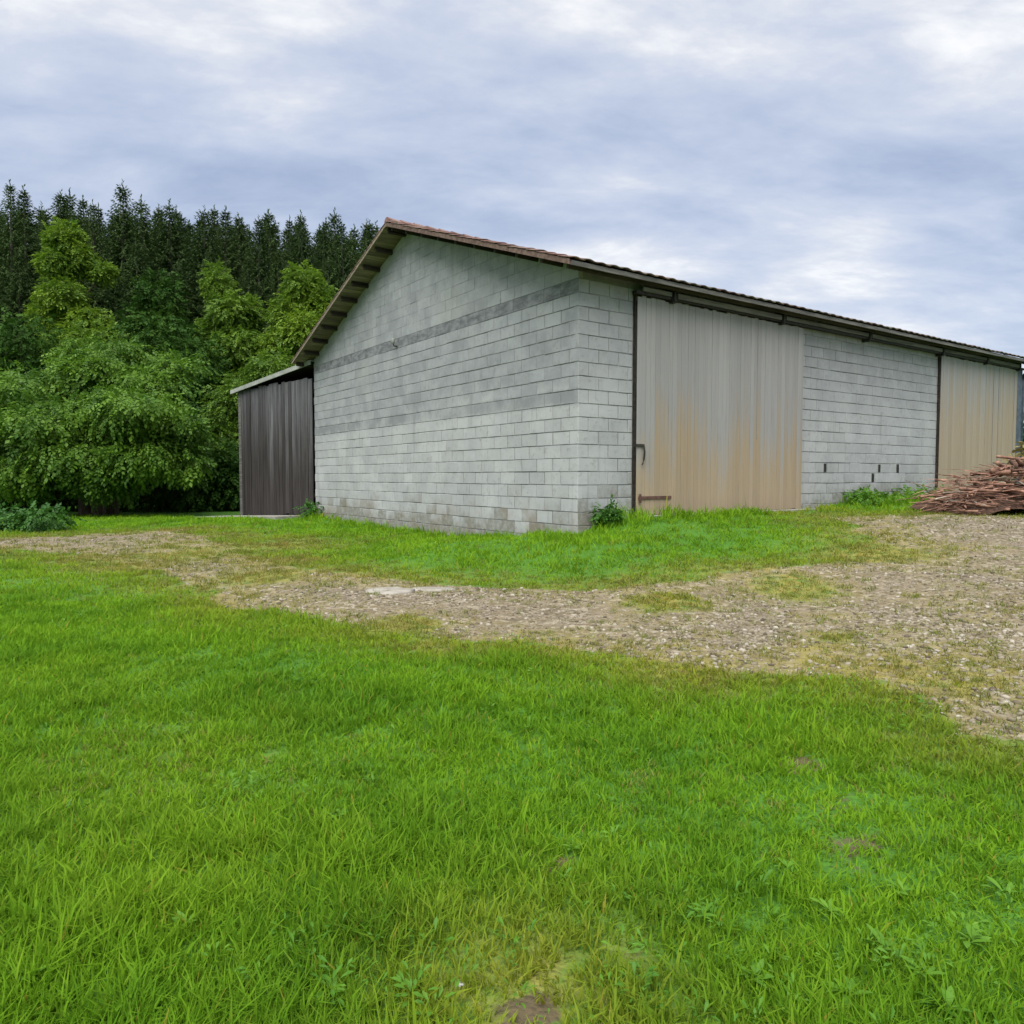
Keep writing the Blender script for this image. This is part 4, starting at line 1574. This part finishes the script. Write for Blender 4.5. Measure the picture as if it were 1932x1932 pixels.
# stones of the track
def pebble(name, seed, mat):
    r = np.random.default_rng(seed)
    V, F = [], []
    ph = (1 + 5 ** .5) / 2
    V = np.array([(-1, ph, 0), (1, ph, 0), (-1, -ph, 0), (1, -ph, 0), (0, -1, ph), (0, 1, ph), (0, -1, -ph), (0, 1, -ph), (ph, 0, -1), (ph, 0, 1), (-ph, 0, -1), (-ph, 0, 1)]) / 1.9
    F = np.array([(0, 11, 5), (0, 5, 1), (0, 1, 7), (0, 7, 10), (0, 10, 11), (1, 5, 9), (5, 11, 4), (11, 10, 2), (10, 7, 6), (7, 1, 8), (3, 9, 4), (3, 4, 2), (3, 2, 6), (3, 6, 8), (3, 8, 9), (4, 9, 5), (2, 4, 11), (6, 2, 10), (8, 6, 7), (9, 8, 1)])
    V = V * (1 + r.uniform(-.28, .28, (12, 1))) * np.array([1, .78, .5])
    return mesh_np(name, V, F, mat)


m_peb, t = new_mat('pebble')
oi = t.n('ShaderNodeObjectInfo').outputs['Random']
c = t.ramp(oi, [(0, (.07, .055, .035)), (.3, (.155, .128, .085)), (.6, (.225, .195, .14)), (.85, (.29, .255, .195)), (1, (.37, .335, .27))])
c = t.mix(t.rng(t.noise(pos(t), 8, 4), .5, .65, 0, .5), c, (.15, .12, .06))
finish(t, c, .9, t.noise(pos(t), 60, 3), .4, .005)
p_src = [pebble('pebble_%02d' % i, 500 + i, m_peb) for i in range(6)]
XX, YY = sample(130000, 3.2, 26.0, power=.6)
G_, D_, S_ = masks(XX, YY)
ok = (rng.uniform(0, 1, len(XX)) < np.clip(G_ * 1.15 - .55 * D_, 0, 1) * np.clip(.55 + .9 * fnoise(XX, YY, 61, 3, 1.2), .15, 1)) & free(XX, YY) & (G_ > .2)
XX, YY = XX[ok], YY[ok]
n_ = len(XX)
k_ = .008 + .026 * rng.uniform(0, 1, n_) ** 2.4
gn_scatter('gravel_stones', p_src, np.stack([XX, YY, ground_z(XX, YY) + .006], 1), np.stack([rng.normal(0, .25, n_), rng.normal(0, .25, n_), rng.uniform(0, 6.28, n_)], 1),
           np.stack([k_, k_, k_], 1), rng.integers(0, 6, n_), rng.uniform(0, 1, n_))


# ------------------------------------------------------------------ single plants and stones
def flat_stone(px, py, rx, ry, h, label, mat, seed, name='flat_stone', sink=.4):
    c_ = on_ground(px, py)
    r = np.random.default_rng(seed)
    q = MB()
    n_ = 14
    rr_ = 1 + r.uniform(-.18, .18, n_)
    rings = []
    for s_, z_ in ((1.0, -sink * h), (1.0, h * .55), (.9, h * .9), (.45, h)):
        rings.append([(math.cos(6.283 * i / n_) * rx * s_ * rr_[i], math.sin(6.283 * i / n_) * ry * s_ * rr_[i], z_ + r.uniform(-.06, .06) * h) for i in range(n_)])
    vs = [p for rg in rings for p in rg]
    fs = [(a * n_ + i, a * n_ + (i + 1) % n_, (a + 1) * n_ + (i + 1) % n_, (a + 1) * n_ + i) for a in range(3) for i in range(n_)]
    fs.append(tuple(3 * n_ + i for i in range(n_)))
    q.add(vs, fs)
    o = q.build(name, mat, None, True)
    o.location = (c_[0], c_[1], gz(*c_))
    tag(o, label, 'stone')
    return o


m_slab = simple('pale_slab', (.21, .19, .15), (.34, .315, .265), 5, rough=.9, world=True)
flat_stone(733, 1118, .30, .26, .035, 'pale flat stone slab bedded in the track, the wider of two', m_slab, 1)
flat_stone(815, 1113, .33, .17, .03, 'pale narrow stone slab in the track beside the wider slab', m_slab, 2)
flat_stone(870, 1858, .013, .010, .008, 'small white pebble lying in the grass by the bare soil', simple('white_stone', (.30, .30, .28), (.42, .42, .40), 10), 3, 'pebble')

lf_tv = np.array([(0, 0, 0), (-.10, .3, .04), (-.15, .62, .02), (-.08, .86, -.05), (0, 1, -.12), (.08, .86, -.05), (.15, .62, .02), (.10, .3, .04), (0, .3, .0), (0, .62, -.02), (0, .86, -.07)])
lf_tf = np.array([(0, 8, 1), (0, 7, 8), (1, 8, 9), (1, 9, 2), (8, 7, 6), (8, 6, 9), (2, 9, 10), (2, 10, 3), (9, 6, 5), (9, 5, 10), (3, 10, 4), (10, 5, 4)])
leaf_me = mesh_np('weed_leaf', lf_tv, lf_tf, m_weed, True)
attr(leaf_me, 'rnd', np.full(len(lf_tv), .6))


def rosette(px, py, n_, size, label, group, lift=.5):
    c_ = on_ground(px, py)
    o = empty('broadleaf_weed', (c_[0], c_[1], gz(*c_) + .02))
    tag(o, label, 'weed', group)
    for i in range(n_):
        an = 6.283 * i / n_ + random.uniform(-.4, .4)
        put('leaf', leaf_me, o, (math.cos(an) * .01, math.sin(an) * .01, .01), (random.uniform(.1, 1.0) * lift + .2, random.gauss(0, .2), an), [.36 * size * random.uniform(.7, 1.2)] * 3)


LW = 'broad-leaved weed rosette growing in the foreground grass'
for px, py, n_, sz in ((1560, 1730, 8, .17), (1660, 1800, 9, .2), (1740, 1850, 8, .18), (1830, 1790, 9, .2), (1480, 1650, 7, .15), (1890, 1700, 8, .2), (1600, 1890, 8, .2), (1420, 1860, 7, .16), (1320, 1740, 7, .16), (60, 1870, 9, .16), (640, 1545, 7, .18), (690, 1600, 7, .15), (350, 1760, 7, .15), (1700, 1690, 7, .18), (1780, 1920, 8, .2), (700, 1480, 6, .18), (1080, 1610, 6, .15), (620, 1890, 7, .16)):
    rosette(px, py, n_, sz, LW, 'broad-leaved weeds in the grass')


def leafy_clump(name, px, py, w_, h_, n_, size, mat, seed, label, cat='weed', group=None, Y=None, at=None):
    c_ = np.array(at) if at is not None else on_ground(px, py)
    r = np.random.default_rng(seed)
    o = empty(name, (c_[0], c_[1], gz(*c_) - .02))
    tag(o, label, cat, group)
    cl_ = [(r.uniform(-.6, .6) * w_, r.uniform(-.35, .35) * w_, h_ * r.uniform(.4, .65), w_ * .5, w_ * .4, h_ * .45) for _ in range(5)]
    q = MB()
    for c3 in cl_:
        q.tube([(c3[0] * .8, c3[1] * .8, -.05), (c3[0], c3[1], c3[2] + h_ * .2)], [.008, .004], 4)
    q.build('stem', mat, o)
    put('leaves', crown_mesh(name, cl_, n_, size, mat, seed, shell=.1, leaf=.4, nleaf=7), o)
    return o


leafy_clump('nettle_clump', 40, 1002, 1.5, .75, 500, .28, m_nettle, 1, 'dark green nettle clump at the side of the gravel track')
cp = bpt(.55, -.3)
leafy_clump('nettle_clump', 0, 0, .33, .36, 200, .15, m_nettle, 3, 'dark weed tuft at the foot of the barn corner beside the grey door', at=cp)
cp = bpt(-.35, 12.9)
leafy_clump('dock_plant', 0, 0, .4, .5, 60, .26, m_nettle, 4, 'small dark dock plant where the gable meets the lean-to shed', at=cp)
cp = bpt(9.0, -.5)
leafy_clump('weed_clump', 0, 0, .9, .34, 420, .15, m_weed, 5, 'low green weeds below the block wall between the sliding doors', at=cp)
cp = bpt(11.5, -1.0)
leafy_clump('weed_clump', 0, 0, 1.0, .4, 420, .15, m_weed, 6, 'low green weeds beside the left end of the brush pile', at=cp)
leafy_clump('ivy_tangle', 0, 0, 1.2, 1.9, 420, .3, m_straw, 7, 'olive dry weeds standing behind the brush pile', at=(13.6, 17.9))
